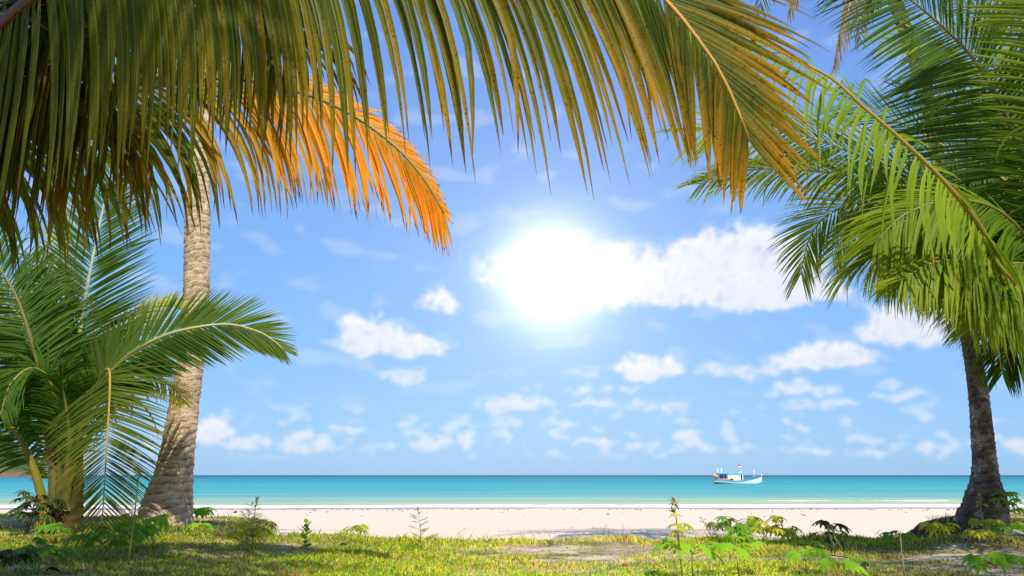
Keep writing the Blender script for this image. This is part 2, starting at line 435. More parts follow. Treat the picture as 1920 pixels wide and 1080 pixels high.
gl = t.new('ShaderNodeBsdfGlossy'); gl.inputs['Roughness'].default_value = .25; t.l.new(bn, gl.inputs['Normal'])
mx = t.new('ShaderNodeMixShader'); t.put(mx.inputs[0], t.math('SUBTRACT', .12, t.math('MULTIPLY', fm, .12))); t.l.new(df.outputs[0], mx.inputs[1]); t.l.new(gl.outputs[0], mx.inputs[2]); t.l.new(mx.outputs[0], out.inputs[0])
tag(mesh_obj('sea', V, F, m, None, True, np.stack([foam, 0 * foam, 0 * foam, 0 * foam + 1], 1)), kind='structure')

# ---------------------------------------------------------------- headland
D0 = 900
xs = np.linspace(-1500, -505, 160); ys = np.linspace(D0 - 60, D0 + 700, 60)
from mathutils import noise as mn
def zh(X, Y):
    tip = P(92, 889, D0)[0]
    e = np.clip((tip - X) / 500, 0, 1.6)
    front = ss(D0 - 40 + 30 * np.sin(X * .02), D0 + 160, Y) 
    Z = -6 + (9 * ss(0, .03, e) + 190 * e ** .75) * (front ** .7)
    nz = np.array([[mn.fractal(Vector((a * .012, b * .012, 0)), 1., 2., 5) for a, b in zip(ra, rb)] for ra, rb in zip(X, Y)])
    return Z + nz * 14 * np.clip(Z / 30, 0, 1)
V, F = grid(xs, ys, zh)
V[:, 0] = V[:, 0] * (V[:, 1] / D0)
m, t, out = new_mat('wooded_slope')
pos = t.new('ShaderNodeNewGeometry').outputs['Position']; sx = t.new('ShaderNodeSeparateXYZ'); t.l.new(pos, sx.inputs[0])
n1 = t.noise(pos, .06, 6, .7); n2 = t.noise(pos, .25, 4)
c = t.mix(t.sstep(n1, .35, .65), (.045, .075, .03), (.14, .17, .06))
c = t.mix(t.sstep(t.math('ADD', sx.outputs[2], t.math('MULTIPLY', n1, 10)), 12, 7), c, (.22, .15, .10))
b = principled(t, c, .95, .05, t.bump(n2, 1, 6)); t.l.new(b.outputs[0], out.inputs[0])
tag(mesh_obj('hill', V, F, m, None, True), kind='structure')

# ---------------------------------------------------------------- fishing boat
def boat():
    BD = 202.; c0 = P(1383, 907.5, BD); s = 1.0
    white = simple_mat('boat_paint', (.80, .88, .88), .4, .4, .08, 1)
    blue = simple_mat('boat_blue', (.06, .26, .50), .4, .4, .15, 1)
    cyan = simple_mat('boat_cyan', (.18, .62, .78), .45, .4, .12, 1)
    darkm = simple_mat('boat_tar', (.05, .05, .07), .7, .2, .2, 1)
    glass = simple_mat('boat_glass', (.015, .02, .04), .15, .5, .1, 1)
    wood = simple_mat('boat_deck', (.35, .17, .10), .7, .2, .3, 2)
    orange = simple_mat('orange_paint', (.72, .30, .14), .5, .3, .2, 1)
    red = simple_mat('flag_red', (.6, .03, .04), .7, .1, .1, 1)
    root = empty('fishing_boat', (c0[0], c0[1], SEA))
    root.rotation_euler = (0, 0, R(-6))
    tag(root, 'white and pale blue wooden fishing boat anchored on the turquoise sea', 'boat')
    # hull: stations from stern (-6) to bow (+6.3)
    st = [(-6.0, 1.0, .10, 1.15), (-5.2, 1.45, -.25, 1.2), (-3.5, 1.75, -.4, 1.05), (-1, 1.9, -.5, .88), (1.5, 1.8, -.5, .92), (3.5, 1.35, -.35, 1.2), (5.2, .7, -.1, 1.55), (6.3, .08, .4, 1.95)]
    V = []; ks = 9
    for x, hb, zb, ztop in st:
        for j in range(ks):
            q = j / (ks - 1) * 2 - 1; sgn = 1 if q > 0 else -1; aq = abs(q)
            V.append((x, sgn * hb * (aq ** .45), zb + (ztop - zb) * aq ** 2.2))
    F = [(i * ks + j, i * ks + j + 1, (i + 1) * ks + j + 1, (i + 1) * ks + j) for i in range(len(st) - 1) for j in range(ks - 1)]
    F.append(tuple(range(ks)))
    h = mesh_obj('hull', V, F, white, root)
    # rubbing strake, dark bottom
    b = MB()
    for sg in (-1, 1): b.tube([(x, sg * hb * 1.01, z2 - .06) for x, hb, z1, z2 in st], .07, 6)
    b.build('rub_rail', blue, h)
    b = MB(); V = []
    for sg in (-1, 1): b.tube([(x, sg * (hb * .80 + .02), .10 + .12 * (x < -3) + .05 * abs(x) * .2) for x, hb, z1, z2 in st[:5]], [.14, .17, .12, .06, .03], 6)
    b.build('bottom_band', darkm, h)
    b = MB()
    b.add([(x, sg * hb * .96, z2 - .25) for x, hb, z1, z2 in st for sg in (-1, 1)], [(2 * i, 2 * i + 1, 2 * i + 3, 2 * i + 2) for i in range(len(st) - 1)])
    b.build('deck', wood, root)
    b = MB(); b.box(-2.6, 1.35, -1.1, 1.1, .75, 2.6); ca = b.build('cabin', white, root, False)
    b = MB(); b.box(-5.2, 1.7, -1.35, 1.35, 2.62, 2.74)
    for k in range(12): b.box(-5.1 + k * .56, -4.85 + k * .56, -1.32, -1.2, 2.74, 2.95)
    b.build('cabin_roof', cyan, root, False)
    b = MB(); b.box(-5.05, -2.62, -1.2, 1.2, 2.35, 2.6); b.box(-5.0, -4.7, -1.2, -1.1, 1.0, 2.35); b.box(-3.7, -3.5, -1.2, -1.1, 1.0, 2.35); b.box(-2.95, -2.8, -1.2, -1.1, 1.0, 2.35); b.box(-4.4, -2.7, .9, 1.1, 1.0, 2.35)
    b.build('awning_frame', blue, root, False)
    b = MB(); b.box(-5.3, -1.2, -1.48, -1.38, 1.0, 1.35); b.build('bulwark', orange, root, False)
    b = MB(); b.box(.75, 1.12, -1.125, -1.08, .95, 2.3); b.build('door', glass, ca, False)
    b = MB(); b.box(.22, .5, -1.125, -1.08, 1.85, 2.2); b.build('window', glass, ca, False)
    b = MB(); b.box(-2.0, -1.3, -1.5, -1.15, .95, 1.35); b.build('fish_crate', darkm, root, False)
    b = MB(); b.box(.5, 1.3, -.6, .6, 2.75, 3.1); b.build('wheelhouse_top', white, root, False)
    for x, z, r_ in ((-4.9, 4.0, .09), (-4.0, 4.1, .09), (4.45, 3.6, .07)):
        b = MB(); b.tube([(x, 0, 1.3), (x, 0, z)], r_, 6); b.build('mast', white, root)
    b = MB(); b.tube([(4.0, -.3, 1.5), (4.4, 0, 2.7), (4.9, .3, 1.6)], .06, 5); b.build('derrick', cyan, root)
    b = MB(); b.tube([(1.2, 0, 3.0), (1.2, 0, 4.9)], .04, 5); pole = b.build('flag_pole', white, root)
    b = MB(); b.box(.45, 1.18, -.02, .02, 4.55, 4.85); b.box(.45, 1.18, -.02, .02, 4.0, 4.2); b.build('flag', red, pole, False)
    b = MB(); b.box(.45, 1.18, -.018, .018, 4.2, 4.55); b.build('flag_stripe', white, pole, False)
    b = MB(); b.tube([(6.2, 0, 1.7), (6.4, 0, 2.5)], .10, 6); b.build('bow_post', white, root)
    b = MB(); b.tube([(1.6, -1.5, 1.35), (3.4, -1.25, 1.55), (5.4, -.6, 2.2)], .04, 5)
    for x, y, z in ((2.2, -1.5, 1.4), (3.4, -1.25, 1.55), (4.6, -.9, 1.9)): b.tube([(x, y, z - .5), (x, y, z)], .035, 5)
    b.build('railing', wood, root)
    b = MB()
    for k in range(13):
        pass
    V = []; n = 14
    for i in range(9):
        f = i / 8 * math.pi
        for j in range(n):
            q = j / n * 2 * math.pi
            V.append((-1.35 * math.cos(f) * .75, .9 * math.sin(f) * math.cos(q) * .8, .62 * math.sin(f) * math.sin(q)))
    b.add(V, [(i * n + j, i * n + (j + 1) % n, (i + 1) * n + (j + 1) % n, (i + 1) * n + j) for i in range(8) for j in range(n)])
    o = b.build('float_bundle', orange); o.location = (c0[0] - 5.75, c0[1] - .1, SEA + 1.95); o.rotation_euler = (0, R(15), 0)
    tag(o, 'orange rounded float bundle lashed behind the stern of the fishing boat', 'float')
boat()

# ---------------------------------------------------------------- leaf, midrib and bark materials
L_NEAR = leaf_mat('near_leaf', (.045, .082, .004), (.125, .160, .006), (.52, .26, .008), .62, 1.35, .93, .9, .5, 1.0, .2)  # orange towards the frond tip puts the sun on that half into the colour
L_DARK = leaf_mat('shaded_leaf', (.022, .052, .004), (.060, .095, .006), (.26, .13, .01), .75, 1.4, .93, .7, .42, .9, .2)  # darker copy of the near leaf, the crown's shade put into its colour
L_ORANGE = leaf_mat('orange_leaf', (.05, .095, .006), (.17, .20, .01), (.80, .37, .018), .35, .76, .90, .35, .5, .5, .25, (.10, .03, .012))
L_GREEN = leaf_mat('young_leaf', (.016, .070, .003), (.050, .130, .006), (.10, .18, .010), .55, 1.05, .95, 0, .36, 1., .15, (.16, .14, .03))
L_YEL = leaf_mat('yellow_green_leaf', (.12, .22, .008), (.32, .40, .02), (.42, .42, .02), .3, .9, .94, 0, .45, 1., .3)
L_BRIGHT = leaf_mat('bright_leaf', (.12, .27, .006), (.46, .50, .015), (.16, .28, .01), .25, .7, .90, 0, .42, 1., .4, (.42, .22, .03))
L_RIGHT = leaf_mat('right_leaf', (.035, .12, .005), (.14, .27, .010), (.24, .32, .012), .35, .9, .93, 0, .5, 1., .25)
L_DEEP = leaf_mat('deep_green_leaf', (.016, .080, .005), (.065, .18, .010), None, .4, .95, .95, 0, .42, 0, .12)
L_DRY = leaf_mat('dry_leaf', (.16, .10, .05), (.30, .20, .09), None, .4, .9, .95, 0, .35, 0, .5)
L_TALL = leaf_mat('tall_palm_leaf', (.03, .06, .012), (.09, .14, .02), (.16, .18, .02), .5, .9, .93, .2, .38, .5, .5)
R_GREEN = rachis_mat('green_midrib', (.16, .20, .03), (.26, .27, .05), (.34, .38, .14))
R_YEL = rachis_mat('yellow_midrib', (.16, .15, .015), (.30, .25, .02), (.42, .30, .03))
R_BROWN = rachis_mat('brown_midrib', (.05, .016, .005), (.10, .032, .008), (.50, .24, .03))
R_OLIVE = rachis_mat('olive_midrib', (.10, .10, .02), (.20, .16, .03), (.20, .18, .04))
R_DRY = rachis_mat('dry_midrib', (.20, .13, .07), (.30, .2, .1))
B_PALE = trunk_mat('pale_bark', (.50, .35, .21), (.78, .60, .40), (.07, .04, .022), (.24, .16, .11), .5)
B_DARK = trunk_mat('dark_bark', (.10, .064, .044), (.22, .15, .105), (.018, .012, .009), (.52, .46, .38), .95)
B_STUB = trunk_mat('husk_bark', (.06, .03, .014), (.14, .07, .03), (.015, .01, .006), (.2, .12, .06), .3)

# ---------------------------------------------------------------- palm standing left of the frame: its fronds hang over the picture
base = P(-350, 420, 4.6)
gz = float(zt(base[0], base[1]))
pa = tag(empty('coconut_palm', (base[0], base[1], gz)), 'nearest coconut palm, its olive and orange fronds hanging over the top left of the view', 'palm tree')
trunk(pa, [(base[0] - .25, base[1] - .1, gz - .2, .30), (base[0] - .2, base[1] - .1, gz + .5, .22), (base[0] - .05, base[1], gz + 1.3, .18), (base[0], base[1], base[2] - .05, .17)], B_DARK, False, seed=1)
c = (-350, 420, 4.6)
UPC = (0, -1, .15)
frond(pa, [c, (-160, 190, 3.7), (0, 50, 3.1), (70, -10, 2.9), (200, -80, 2.75), (520, -140, 2.6), (860, -145, 2.5), (1090, -95, 2.45), (1235, -12, 2.45), (1290, 50, 2.45), (1345, 125, 2.45), (1385, 210, 2.45), (1405, 265, 2.45)],
      L_NEAR, R_BROWN, L=1.62, W=.045, n=225, a0=100, a1=22, g=2.4, g1=.05, twist=.2, gvar=(.9, 1.15), lenv=(.86, 1.08), up=UPC, t0=.14, va=-6, side=(1, 1), sva=(0, 0), r0=.055, r1=.005, seed=1, broken=.05, jit=.028, pf=[(0, .9), (.2, .90), (.32, .70), (.42, .60), (.6, .68), (.76, .72), (.84, .52), (.92, .33), (1, .2)], wend=.75, name='frond', label='longest near frond, olive leaflets with rust specks turning orange at its tip')
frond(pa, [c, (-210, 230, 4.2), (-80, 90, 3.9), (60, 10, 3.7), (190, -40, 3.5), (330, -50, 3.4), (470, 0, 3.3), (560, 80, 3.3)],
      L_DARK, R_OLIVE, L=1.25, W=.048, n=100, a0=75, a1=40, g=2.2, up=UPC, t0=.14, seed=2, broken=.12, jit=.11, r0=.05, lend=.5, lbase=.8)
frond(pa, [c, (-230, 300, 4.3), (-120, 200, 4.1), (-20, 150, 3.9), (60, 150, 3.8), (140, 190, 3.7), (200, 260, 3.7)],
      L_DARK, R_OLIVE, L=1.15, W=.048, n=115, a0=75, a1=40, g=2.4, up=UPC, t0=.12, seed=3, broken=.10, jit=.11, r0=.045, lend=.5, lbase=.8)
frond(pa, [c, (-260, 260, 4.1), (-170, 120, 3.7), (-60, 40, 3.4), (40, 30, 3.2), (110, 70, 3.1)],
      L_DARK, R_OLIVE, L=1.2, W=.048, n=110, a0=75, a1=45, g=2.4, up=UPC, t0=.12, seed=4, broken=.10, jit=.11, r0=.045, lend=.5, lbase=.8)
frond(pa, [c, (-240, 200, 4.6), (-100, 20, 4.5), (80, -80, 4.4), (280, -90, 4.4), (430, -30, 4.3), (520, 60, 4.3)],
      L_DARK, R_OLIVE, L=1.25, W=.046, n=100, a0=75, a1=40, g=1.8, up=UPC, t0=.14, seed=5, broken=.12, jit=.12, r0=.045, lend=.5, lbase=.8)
frond(pa, [c, (-220, 330, 4.8), (-90, 270, 5.0), (40, 235, 5.2), (130, 208, 5.3), (210, 183, 5.35), (300, 160, 5.4), (430, 146, 5.5), (560, 172, 5.5), (660, 215, 5.5), (745, 278, 5.5), (798, 340, 5.5), (832, 400, 5.5)],
      L_ORANGE, R_OLIVE, L=1.34, W=.050, n=165, a0=66, a1=14, g=.9, g1=.5, up=(0, -1, .35), t0=.14, va=-16, sva=(0, 10), side=(1, .38), twist=.2, r0=.05, r1=.006, seed=6, broken=.05, jit=.07, lend=.26, lbase=.75, lpeak=.35, label='arching frond whose outer half has turned bright orange')
frond(pa, [c, (-300, 380, 4.0), (-180, 330, 3.3), (-60, 330, 2.9)], L_DARK, R_OLIVE, L=.8, W=.05, n=45, a0=70, a1=40, g=2.2, seed=7, r0=.04)
for k, (dx, dy, dz) in enumerate([(-2.6, .6, 1.2), (-1.6, 2.4, 1.5), (-1.2, -2.4, 1.3), (.6, -2.6, 1.6), (-2.2, -1.2, .3)]):
    b0 = P(*c); b1 = b0 + np.array([dx * .4, dy * .4, dz * .8 + .3]); b2 = b0 + np.array([dx, dy, dz * .7]); b3 = b0 + np.array([dx * 1.3, dy * 1.3, dz * .3 - .3])
    frond(pa, [b0, b1, b2, b3], L_DARK, R_OLIVE, L=.8, W=.045, n=60, g=1.2, seed=10 + k, pixels=False, r0=.045)

# loose bent yellow leaflets hanging in front of the dark ones
# ---------------------------------------------------------------- tall palm on the left
g0 = G(308, 988)
b0 = P(308, 990, 10.5)
pb = tag(empty('coconut_palm', (b0[0], b0[1], float(zt(b0[0], b0[1])))), 'tall coconut palm with pale ringed trunk leaning right, its crown above the picture', 'palm tree')
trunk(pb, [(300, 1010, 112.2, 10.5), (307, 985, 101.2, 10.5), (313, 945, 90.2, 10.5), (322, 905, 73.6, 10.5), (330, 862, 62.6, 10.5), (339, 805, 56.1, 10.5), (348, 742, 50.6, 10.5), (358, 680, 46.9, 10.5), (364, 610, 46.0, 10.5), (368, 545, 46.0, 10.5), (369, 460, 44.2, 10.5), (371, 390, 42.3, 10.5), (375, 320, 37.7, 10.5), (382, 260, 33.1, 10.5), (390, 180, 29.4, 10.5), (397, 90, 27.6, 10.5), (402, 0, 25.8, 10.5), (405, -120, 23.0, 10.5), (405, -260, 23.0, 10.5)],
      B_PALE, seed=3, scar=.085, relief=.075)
cr = P(405, -265, 10.5)
for k in range(12):
    a = k / 12 * 6.283 + .3; up_ = [1.6, .9, .2][k % 3]; L_ = 3.2
    q = [cr, cr + np.array([math.cos(a) * .9, math.sin(a) * .9, .7 + up_ * .4]), cr + np.array([math.cos(a) * 2.1, math.sin(a) * 2.1, .6 + up_ * .6]), cr + np.array([math.cos(a) * 3.2, math.sin(a) * 3.2, -.6 + up_ * .5]), cr + np.array([math.cos(a) * 3.7, math.sin(a) * 3.7, -1.5 + up_ * .5])]
    frond(pb, q, L_TALL, R_OLIVE, L=.85, W=.045, n=62, g=1.4, seed=30 + k, pixels=False, segs=5, va=-20)
for k, q in enumerate([[(405, -262, 10.5), (430, -250, 10.1), (445, -130, 9.9), (440, -10, 9.8), (430, 60, 9.8)], [(405, -262, 10.5), (380, -230, 10), (365, -120, 9.9), (372, -20, 9.8), (385, 20, 9.8)], [(405, -262, 10.5), (460, -260, 10.3), (520, -150, 10.1), (545, -30, 10), (550, 40, 10)]]):
    frond(pb, q, L_TALL, R_OLIVE, L=.6, W=.035, n=60, a0=60, a1=20, g=2.4, seed=50 + k, up=(0, -1, 0))

# ---------------------------------------------------------------- young palm bottom left
Y0 = 9.3
b0 = P(112, 1000, Y0); gz = float(zt(b0[0], b0[1]))
pc = tag(empty('coconut_palm', (b0[0], b0[1], gz)), 'young trunkless coconut palm with fresh green fronds rising from the ground at left', 'palm tree')
trunk(pc, [(b0[0], b0[1] + .05, gz - .2, .20), (b0[0], b0[1] + .05, gz + .25, .19), (b0[0] + .03, b0[1] + .05, gz + .6, .13), (b0[0] + .06, b0[1] + .05, gz + .95, .05)], B_STUB, False, seed=5, relief=.12, scar=.12)
kw = dict(r0=.05, r1=.005)
frond(pc, [(118, 960, 9.3), (124, 850, 9.3), (134, 740, 9.35), (148, 640, 9.4), (165, 530, 9.45), (185, 430, 9.5), (204, 340, 9.55), (212, 290, 9.6)], L_GREEN, rachis_mat('pale_midrib', (.20, .24, .08), (.30, .33, .14), (.42, .48, .34)),
      L=.98, W=.042, n=115, a0=62, a1=38, g=.06, g1=.05, up=(0, -1, 0), t0=.28, seed=60, va=-4, broken=.06, lbase=.85, lend=.55, jit=.03, label='upright frond with a pale midrib', **kw)
frond(pc, [(125, 950, 9.3), (150, 800, 9.25), (185, 725, 9.15), (215, 690, 9.1), (262, 652, 9.05), (330, 622, 9), (420, 608, 9), (480, 620, 9), (512, 638, 9), (532, 656, 9)], L_GREEN, rachis_mat('cream_midrib', (.14, .17, .03), (.26, .26, .06), (.48, .46, .20)),
      L=.80, W=.046, n=125, a0=64, a1=16, g=.05, g1=.05, up=(0, -1, .25), t0=.32, seed=61, va=-8, side=(1, .92), broken=.02, lbase=.9, lend=.28, jit=.03, lpeak=.4, label='frond arching to the right across the tall trunk', **kw)
frond(pc, [(120, 955, 9.25), (142, 850, 9.05), (168, 755, 8.65), (190, 705, 8.25), (203, 692, 8.0), (206, 716, 7.85), (203, 790, 7.78), (198, 870, 7.74), (194, 940, 7.72), (190, 992, 7.7)], L_YEL if False else leaf_mat('olive_leaf', (.045, .10, .008), (.10, .17, .012), (.24, .23, .02), .6, 1.1, .9, 0, .4, 1., .5, (.40, .22, .04)), R_YEL,
      L=.80, W=.024, n=120, a0=84, a1=38, g=.25, g1=.1, up=(0, -1, .1), t0=.46, seed=62, va=-6, r0=.024, r1=.005, broken=.02, lbase=.8, lend=.42, jit=.03, lpeak=.3, label='frond bent down toward the viewer with a bright yellow midrib', **{})
frond(pc, [(108, 955, 9.3), (98, 850, 9.2), (85, 740, 9.1), (62, 650, 9), (32, 560, 8.9), (-10, 490, 8.8), (-60, 430, 8.7)], L_DEEP, R_OLIVE,
      L=.95, W=.044, n=110, a0=66, a1=40, g=.35, up=(.4, -1, .2), t0=.3, seed=63, va=-10, broken=.05, lbase=.9, **kw)
frond(pc, [(85, 990, 9.25), (78, 930, 9.2), (60, 870, 9.1), (30, 810, 9), (-15, 760, 8.9), (-70, 730, 8.8), (-140, 740, 8.7)], L_DEEP, R_YEL,
      L=.7, W=.032, n=80, a0=70, a1=40, g=1.1, up=(0, -.4, 1), t0=.34, seed=64, va=-20, r0=.06, r1=.006)
frond(pc, [(124, 950, 9.4), (160, 780, 9.6), (205, 660, 9.7), (250, 595, 9.8), (295, 565, 9.9), (335, 566, 10.)], L_YEL, R_YEL,
      L=.72, W=.036, n=90, a0=62, a1=25, g=.5, up=(-.2, -.8, .5), t0=.35, seed=65, va=-12, **kw)
frond(pc, [(112, 950, 9.5), (105, 780, 9.8), (98, 640, 10), (100, 520, 10.1), (115, 420, 10.2), (120, 380, 10.2)], L_YEL, R_GREEN,
      L=.6, W=.034, n=85, a0=60, a1=35, g=.25, up=(0, -1, 0), t0=.35, seed=66, **kw)
frond(pc, [(120, 950, 9.4), (165, 820, 9.45), (225, 740, 9.5), (285, 712, 9.5), (325, 728, 9.4), (345, 755, 9.3)], L_YEL, R_GREEN,
      L=.5, W=.026, n=70, a0=60, a1=25, g=.9, up=(0, -.5, 1), t0=.35, seed=67, va=-10, **kw)
frond(pc, [(105, 950, 9.4), (85, 760, 9.6), (50, 620, 9.7), (0, 560, 9.8), (-60, 560, 9.9)], L_GREEN, R_GREEN,
      L=.75, W=.044, n=85, a0=60, a1=35, g=.6, up=(0, -1, .3), t0=.35, seed=68, **kw)
frond(pc, [(112, 955, 9.3), (112, 820, 9.1), (95, 720, 8.9), (60, 690, 8.7), (20, 720, 8.5), (0, 780, 8.4)], L_DEEP, R_OLIVE,
      L=.65, W=.044, n=80, a0=64, a1=35, g=.9, up=(0, -.6, .6), t0=.35, seed=69, **kw)
frond(pc, [(118, 955, 9.2), (130, 830, 9.0), (120, 740, 8.8), (110, 700, 8.6)], L_DEEP, R_OLIVE,
      L=.7, W=.03, n=60, a0=50, a1=25, g=.9, up=(0, -.6, .6), t0=.35, seed=70, **kw)
frond(pc, [(108, 960, 9.5), (100, 900, 9.7), (88, 850, 9.9), (90, 830, 10.), (100, 880, 10.1)], L_YEL, R_YEL,
      L=.4, W=.026, n=50, a0=60, a1=35, g=.9, up=(0, -.6, .6), t0=.35, seed=71, **kw)

frond(pc, [(110, 955, 9.3), (90, 820, 9.5), (50, 720, 9.7), (0, 660, 9.9), (-60, 640, 10)], L_DEEP, R_OLIVE,
      L=.85, W=.046, n=100, a0=62, a1=35, g=.7, up=(0, -1, .3), t0=.3, seed=72, **kw)
frond(pc, [(114, 955, 9.3), (118, 800, 9.2), (120, 660, 9.8), (95, 560, 9.9), (60, 480, 9.9)], L_DEEP, R_OLIVE,
      L=.7, W=.042, n=95, a0=62, a1=35, g=.4, up=(0, -1, .3), t0=.3, seed=73, **kw)

# ---------------------------------------------------------------- tall palm on the right
b0 = P(1846, 978, 10.5)
pd = tag(empty('coconut_palm', (b0[0], b0[1], float(zt(b0[0], b0[1])))), 'tall coconut palm with dark lichen-spotted trunk on a grassy mound at right', 'palm tree')
trunk(pd, [(1843, 1010, 102, 10.5), (1843, 985, 96, 10.5), (1844, 971, 90, 10.5), (1846, 962, 82, 10.5), (1847, 955, 77, 10.5), (1848, 938, 72, 10.5), (1848, 918, 60, 10.5), (1847, 898, 49, 10.5), (1846, 870, 42, 10.5), (1842, 820, 38, 10.5), (1838, 770, 35, 10.5), (1833, 725, 33, 10.5), (1827, 685, 31, 10.5), (1817, 630, 30, 10.5), (1805, 580, 29, 10.5), (1788, 480, 28, 10.5), (1768, 350, 27, 10.5), (1748, 230, 26, 10.5), (1720, 120, 25, 10.5), (1688, 30, 24, 10.5), (1650, -70, 22, 10.5), (1610, -170, 22, 10.5)],
      B_DARK, seed=8, scar=.10, relief=.07)
cr = P(1608, -175, 10.5)
for k in range(11):
    a = k / 11 * 6.283; up_ = [1.6, 1.1, .6][k % 3]
    q = [cr, cr + np.array([math.cos(a) * .9, math.sin(a) * .9, .7 + up_ * .4]), cr + np.array([math.cos(a) * 2.1, math.sin(a) * 2.1, .8 + up_ * .6]), cr + np.array([math.cos(a) * 3.2, math.sin(a) * 3.2, 0 + up_ * .5]), cr + np.array([math.cos(a) * 3.7, math.sin(a) * 3.7, -.7 + up_ * .5])]
    frond(pd, q, L_TALL, R_OLIVE, L=.8, W=.045, n=60, g=1.0, seed=80 + k, pixels=False, segs=5, va=-20)
for k, q in enumerate([[(1606, -172, 10.5), (1612, -110, 10.2), (1600, -20, 10), (1580, 60, 9.9), (1564, 128, 9.9)], [(1606, -172, 10.5), (1560, -190, 10.2), (1515, -120, 10), (1492, -20, 9.9), (1480, 30, 9.9)], [(1606, -172, 10.5), (1640, -120, 10.7), (1640, -30, 10.8), (1620, 40, 10.8)], [(1606, -172, 10.5), (1540, -160, 10.6), (1400, -120, 10.6), (1340, -40, 10.6)]]):
    frond(pd, q, L_DRY if k != 3 else L_TALL, R_DRY, L=.62, W=.028, n=60, a0=45, a1=12, g=3.2, seed=100 + k, up=(0, -1, 0), jit=.12, label='dead brown frond hanging straight down' if k != 3 else None)

# ---------------------------------------------------------------- palm standing right of the frame
CR = (2010, 650, 8.2)
b0 = P(*CR); gz = float(zt(b0[0], b0[1]))
pe = tag(empty('coconut_palm', (b0[0], b0[1], gz)), 'green coconut palm whose broad fronds reach in over the right side of the picture', 'palm tree')
trunk(pe, [(b0[0] + .2, b0[1], gz - .2, .28), (b0[0] + .2, b0[1], gz + .4, .21), (b0[0] + .1, b0[1], gz + 1.2, .16), (b0[0], b0[1], b0[2] - .05, .15)], B_DARK, False, seed=9)
KW = dict(r0=.045, r1=.005)
# bright frond arching up-left across the others
frond(pe, [CR, (1950, 610, 7.6), (1905, 535, 7.2), (1866, 490, 7.), (1838, 425, 6.8), (1768, 338, 6.6), (1690, 262, 6.5), (1616, 198, 6.4), (1563, 150, 6.3), (1502, 116, 6.2), (1400, 68, 6.1), (1330, 52, 6.), (1260, 66, 5.9)],
      L_BRIGHT, R_YEL, L=1.0, W=.058, n=115, lenv=(.5, 1.15), gvar=(.4, 1.6), a0=88, a1=48, g=1.6, g1=.5, hang=.8, up=(-.4, -.9, .6), t0=.08, seed=120, va=-8, side=(.6, 1.1), sva=(0, 10), broken=.10, jit=.17, lbase=.75, lend=.75, lpeak=.2, label='bright yellow-green frond with long drooping leaflets', **KW)
frond(pe, [CR, (1930, 520, 8.3), (1840, 420, 8.3), (1740, 345, 8.3), (1680, 315, 8.3), (1608, 290, 8.2), (1520, 258, 8.1), (1430, 240, 8.), (1370, 236, 8.), (1310, 250, 8.)],
      L_RIGHT, R_YEL, L=1.08, W=.042, n=135, a0=62, a1=30, g=.18, up=(-.1, -.9, .4), t0=.16, seed=121, va=-5, jit=.035, lend=.62, lbase=.8, **KW)
frond(pe, [CR, (1985, 480, 8.4), (1930, 380, 8.5), (1850, 315, 8.6), (1783, 281, 8.6), (1710, 240, 8.6), (1640, 208, 8.6), (1580, 195, 8.6)],
      L_DEEP, R_YEL, L=.95, W=.034, n=110, a0=62, a1=30, g=.1, up=(-.1, -.9, .4), t0=.2, seed=122, jit=.03, lend=.62, **KW)
# big frond at the top right corner
frond(pe, [CR, (1990, 480, 7.9), (1925, 318, 7.6), (1890, 225, 7.5), (1860, 165, 7.4), (1826, 112, 7.3), (1791, 73, 7.2), (1750, 35, 7.1), (1705, -2, 7.), (1640, -50, 6.9), (1560, -80, 6.8)],
      L_DEEP, R_OLIVE, L=1.35, W=.044, n=150, a0=76, a1=52, g=.10, up=(-.3, -.9, .3), t0=.16, seed=123, va=-4, jit=.025, lbase=.9, lend=.7, label='dark green frond filling the top right corner', **KW)
# fan-shaped tip at lower left
frond(pe, [CR, (1920, 530, 8.8), (1800, 440, 9), (1700, 395, 9.1), (1620, 380, 9.1), (1560, 398, 9.), (1524, 434, 9.), (1508, 480, 8.9), (1502, 515, 8.9)],
      L_BRIGHT, R_GREEN, L=.98, W=.036, n=130, a0=66, a1=20, g=.28, up=(-.3, -.8, .5), t0=.25, seed=124, va=0, jit=.04, lend=.42, **KW)
# drooping fronds around the trunk
frond(pe, [CR, (1940, 540, 7.9), (1850, 460, 7.7), (1770, 430, 7.6), (1700, 435, 7.5), (1650, 470, 7.4)],
      L_RIGHT, R_OLIVE, L=1.6, W=.056, n=130, a0=60, a1=30, g=.55, up=(0, -.7, .7), t0=.15, seed=125, va=-22, jit=.06, side=(1, .9), lend=.5, **KW)
frond(pe, [CR, (1960, 560, 8.4), (1890, 490, 8.5), (1810, 450, 8.6), (1740, 440, 8.6), (1680, 455, 8.6), (1640, 480, 8.6)],
      L_RIGHT, R_OLIVE, L=1.25, W=.050, n=120, a0=60, a1=25, g=.7, up=(0, -.6, .8), t0=.18, seed=126, va=-25, jit=.06, lend=.5, **KW)
frond(pe, [CR, (1960, 545, 8.1), (1905, 490, 7.9), (1850, 475, 7.8), (1800, 500, 7.7), (1780, 540, 7.7)],
      L_RIGHT, R_OLIVE, L=1.2, W=.052, n=105, a0=65, a1=35, g=1.0, up=(0, -.6, .8), t0=.15, seed=127, va=-25, jit=.07, **KW)
frond(pe, [CR, (1975, 560, 7.8), (1930, 500, 7.5), (1885, 500, 7.3), (1860, 550, 7.2)],
      L_RIGHT, R_OLIVE, L=1.1, W=.052, n=95, a0=65, a1=30, g=1.2, up=(0, -.6, .8), t0=.15, seed=128, va=-25, jit=.08, **KW)
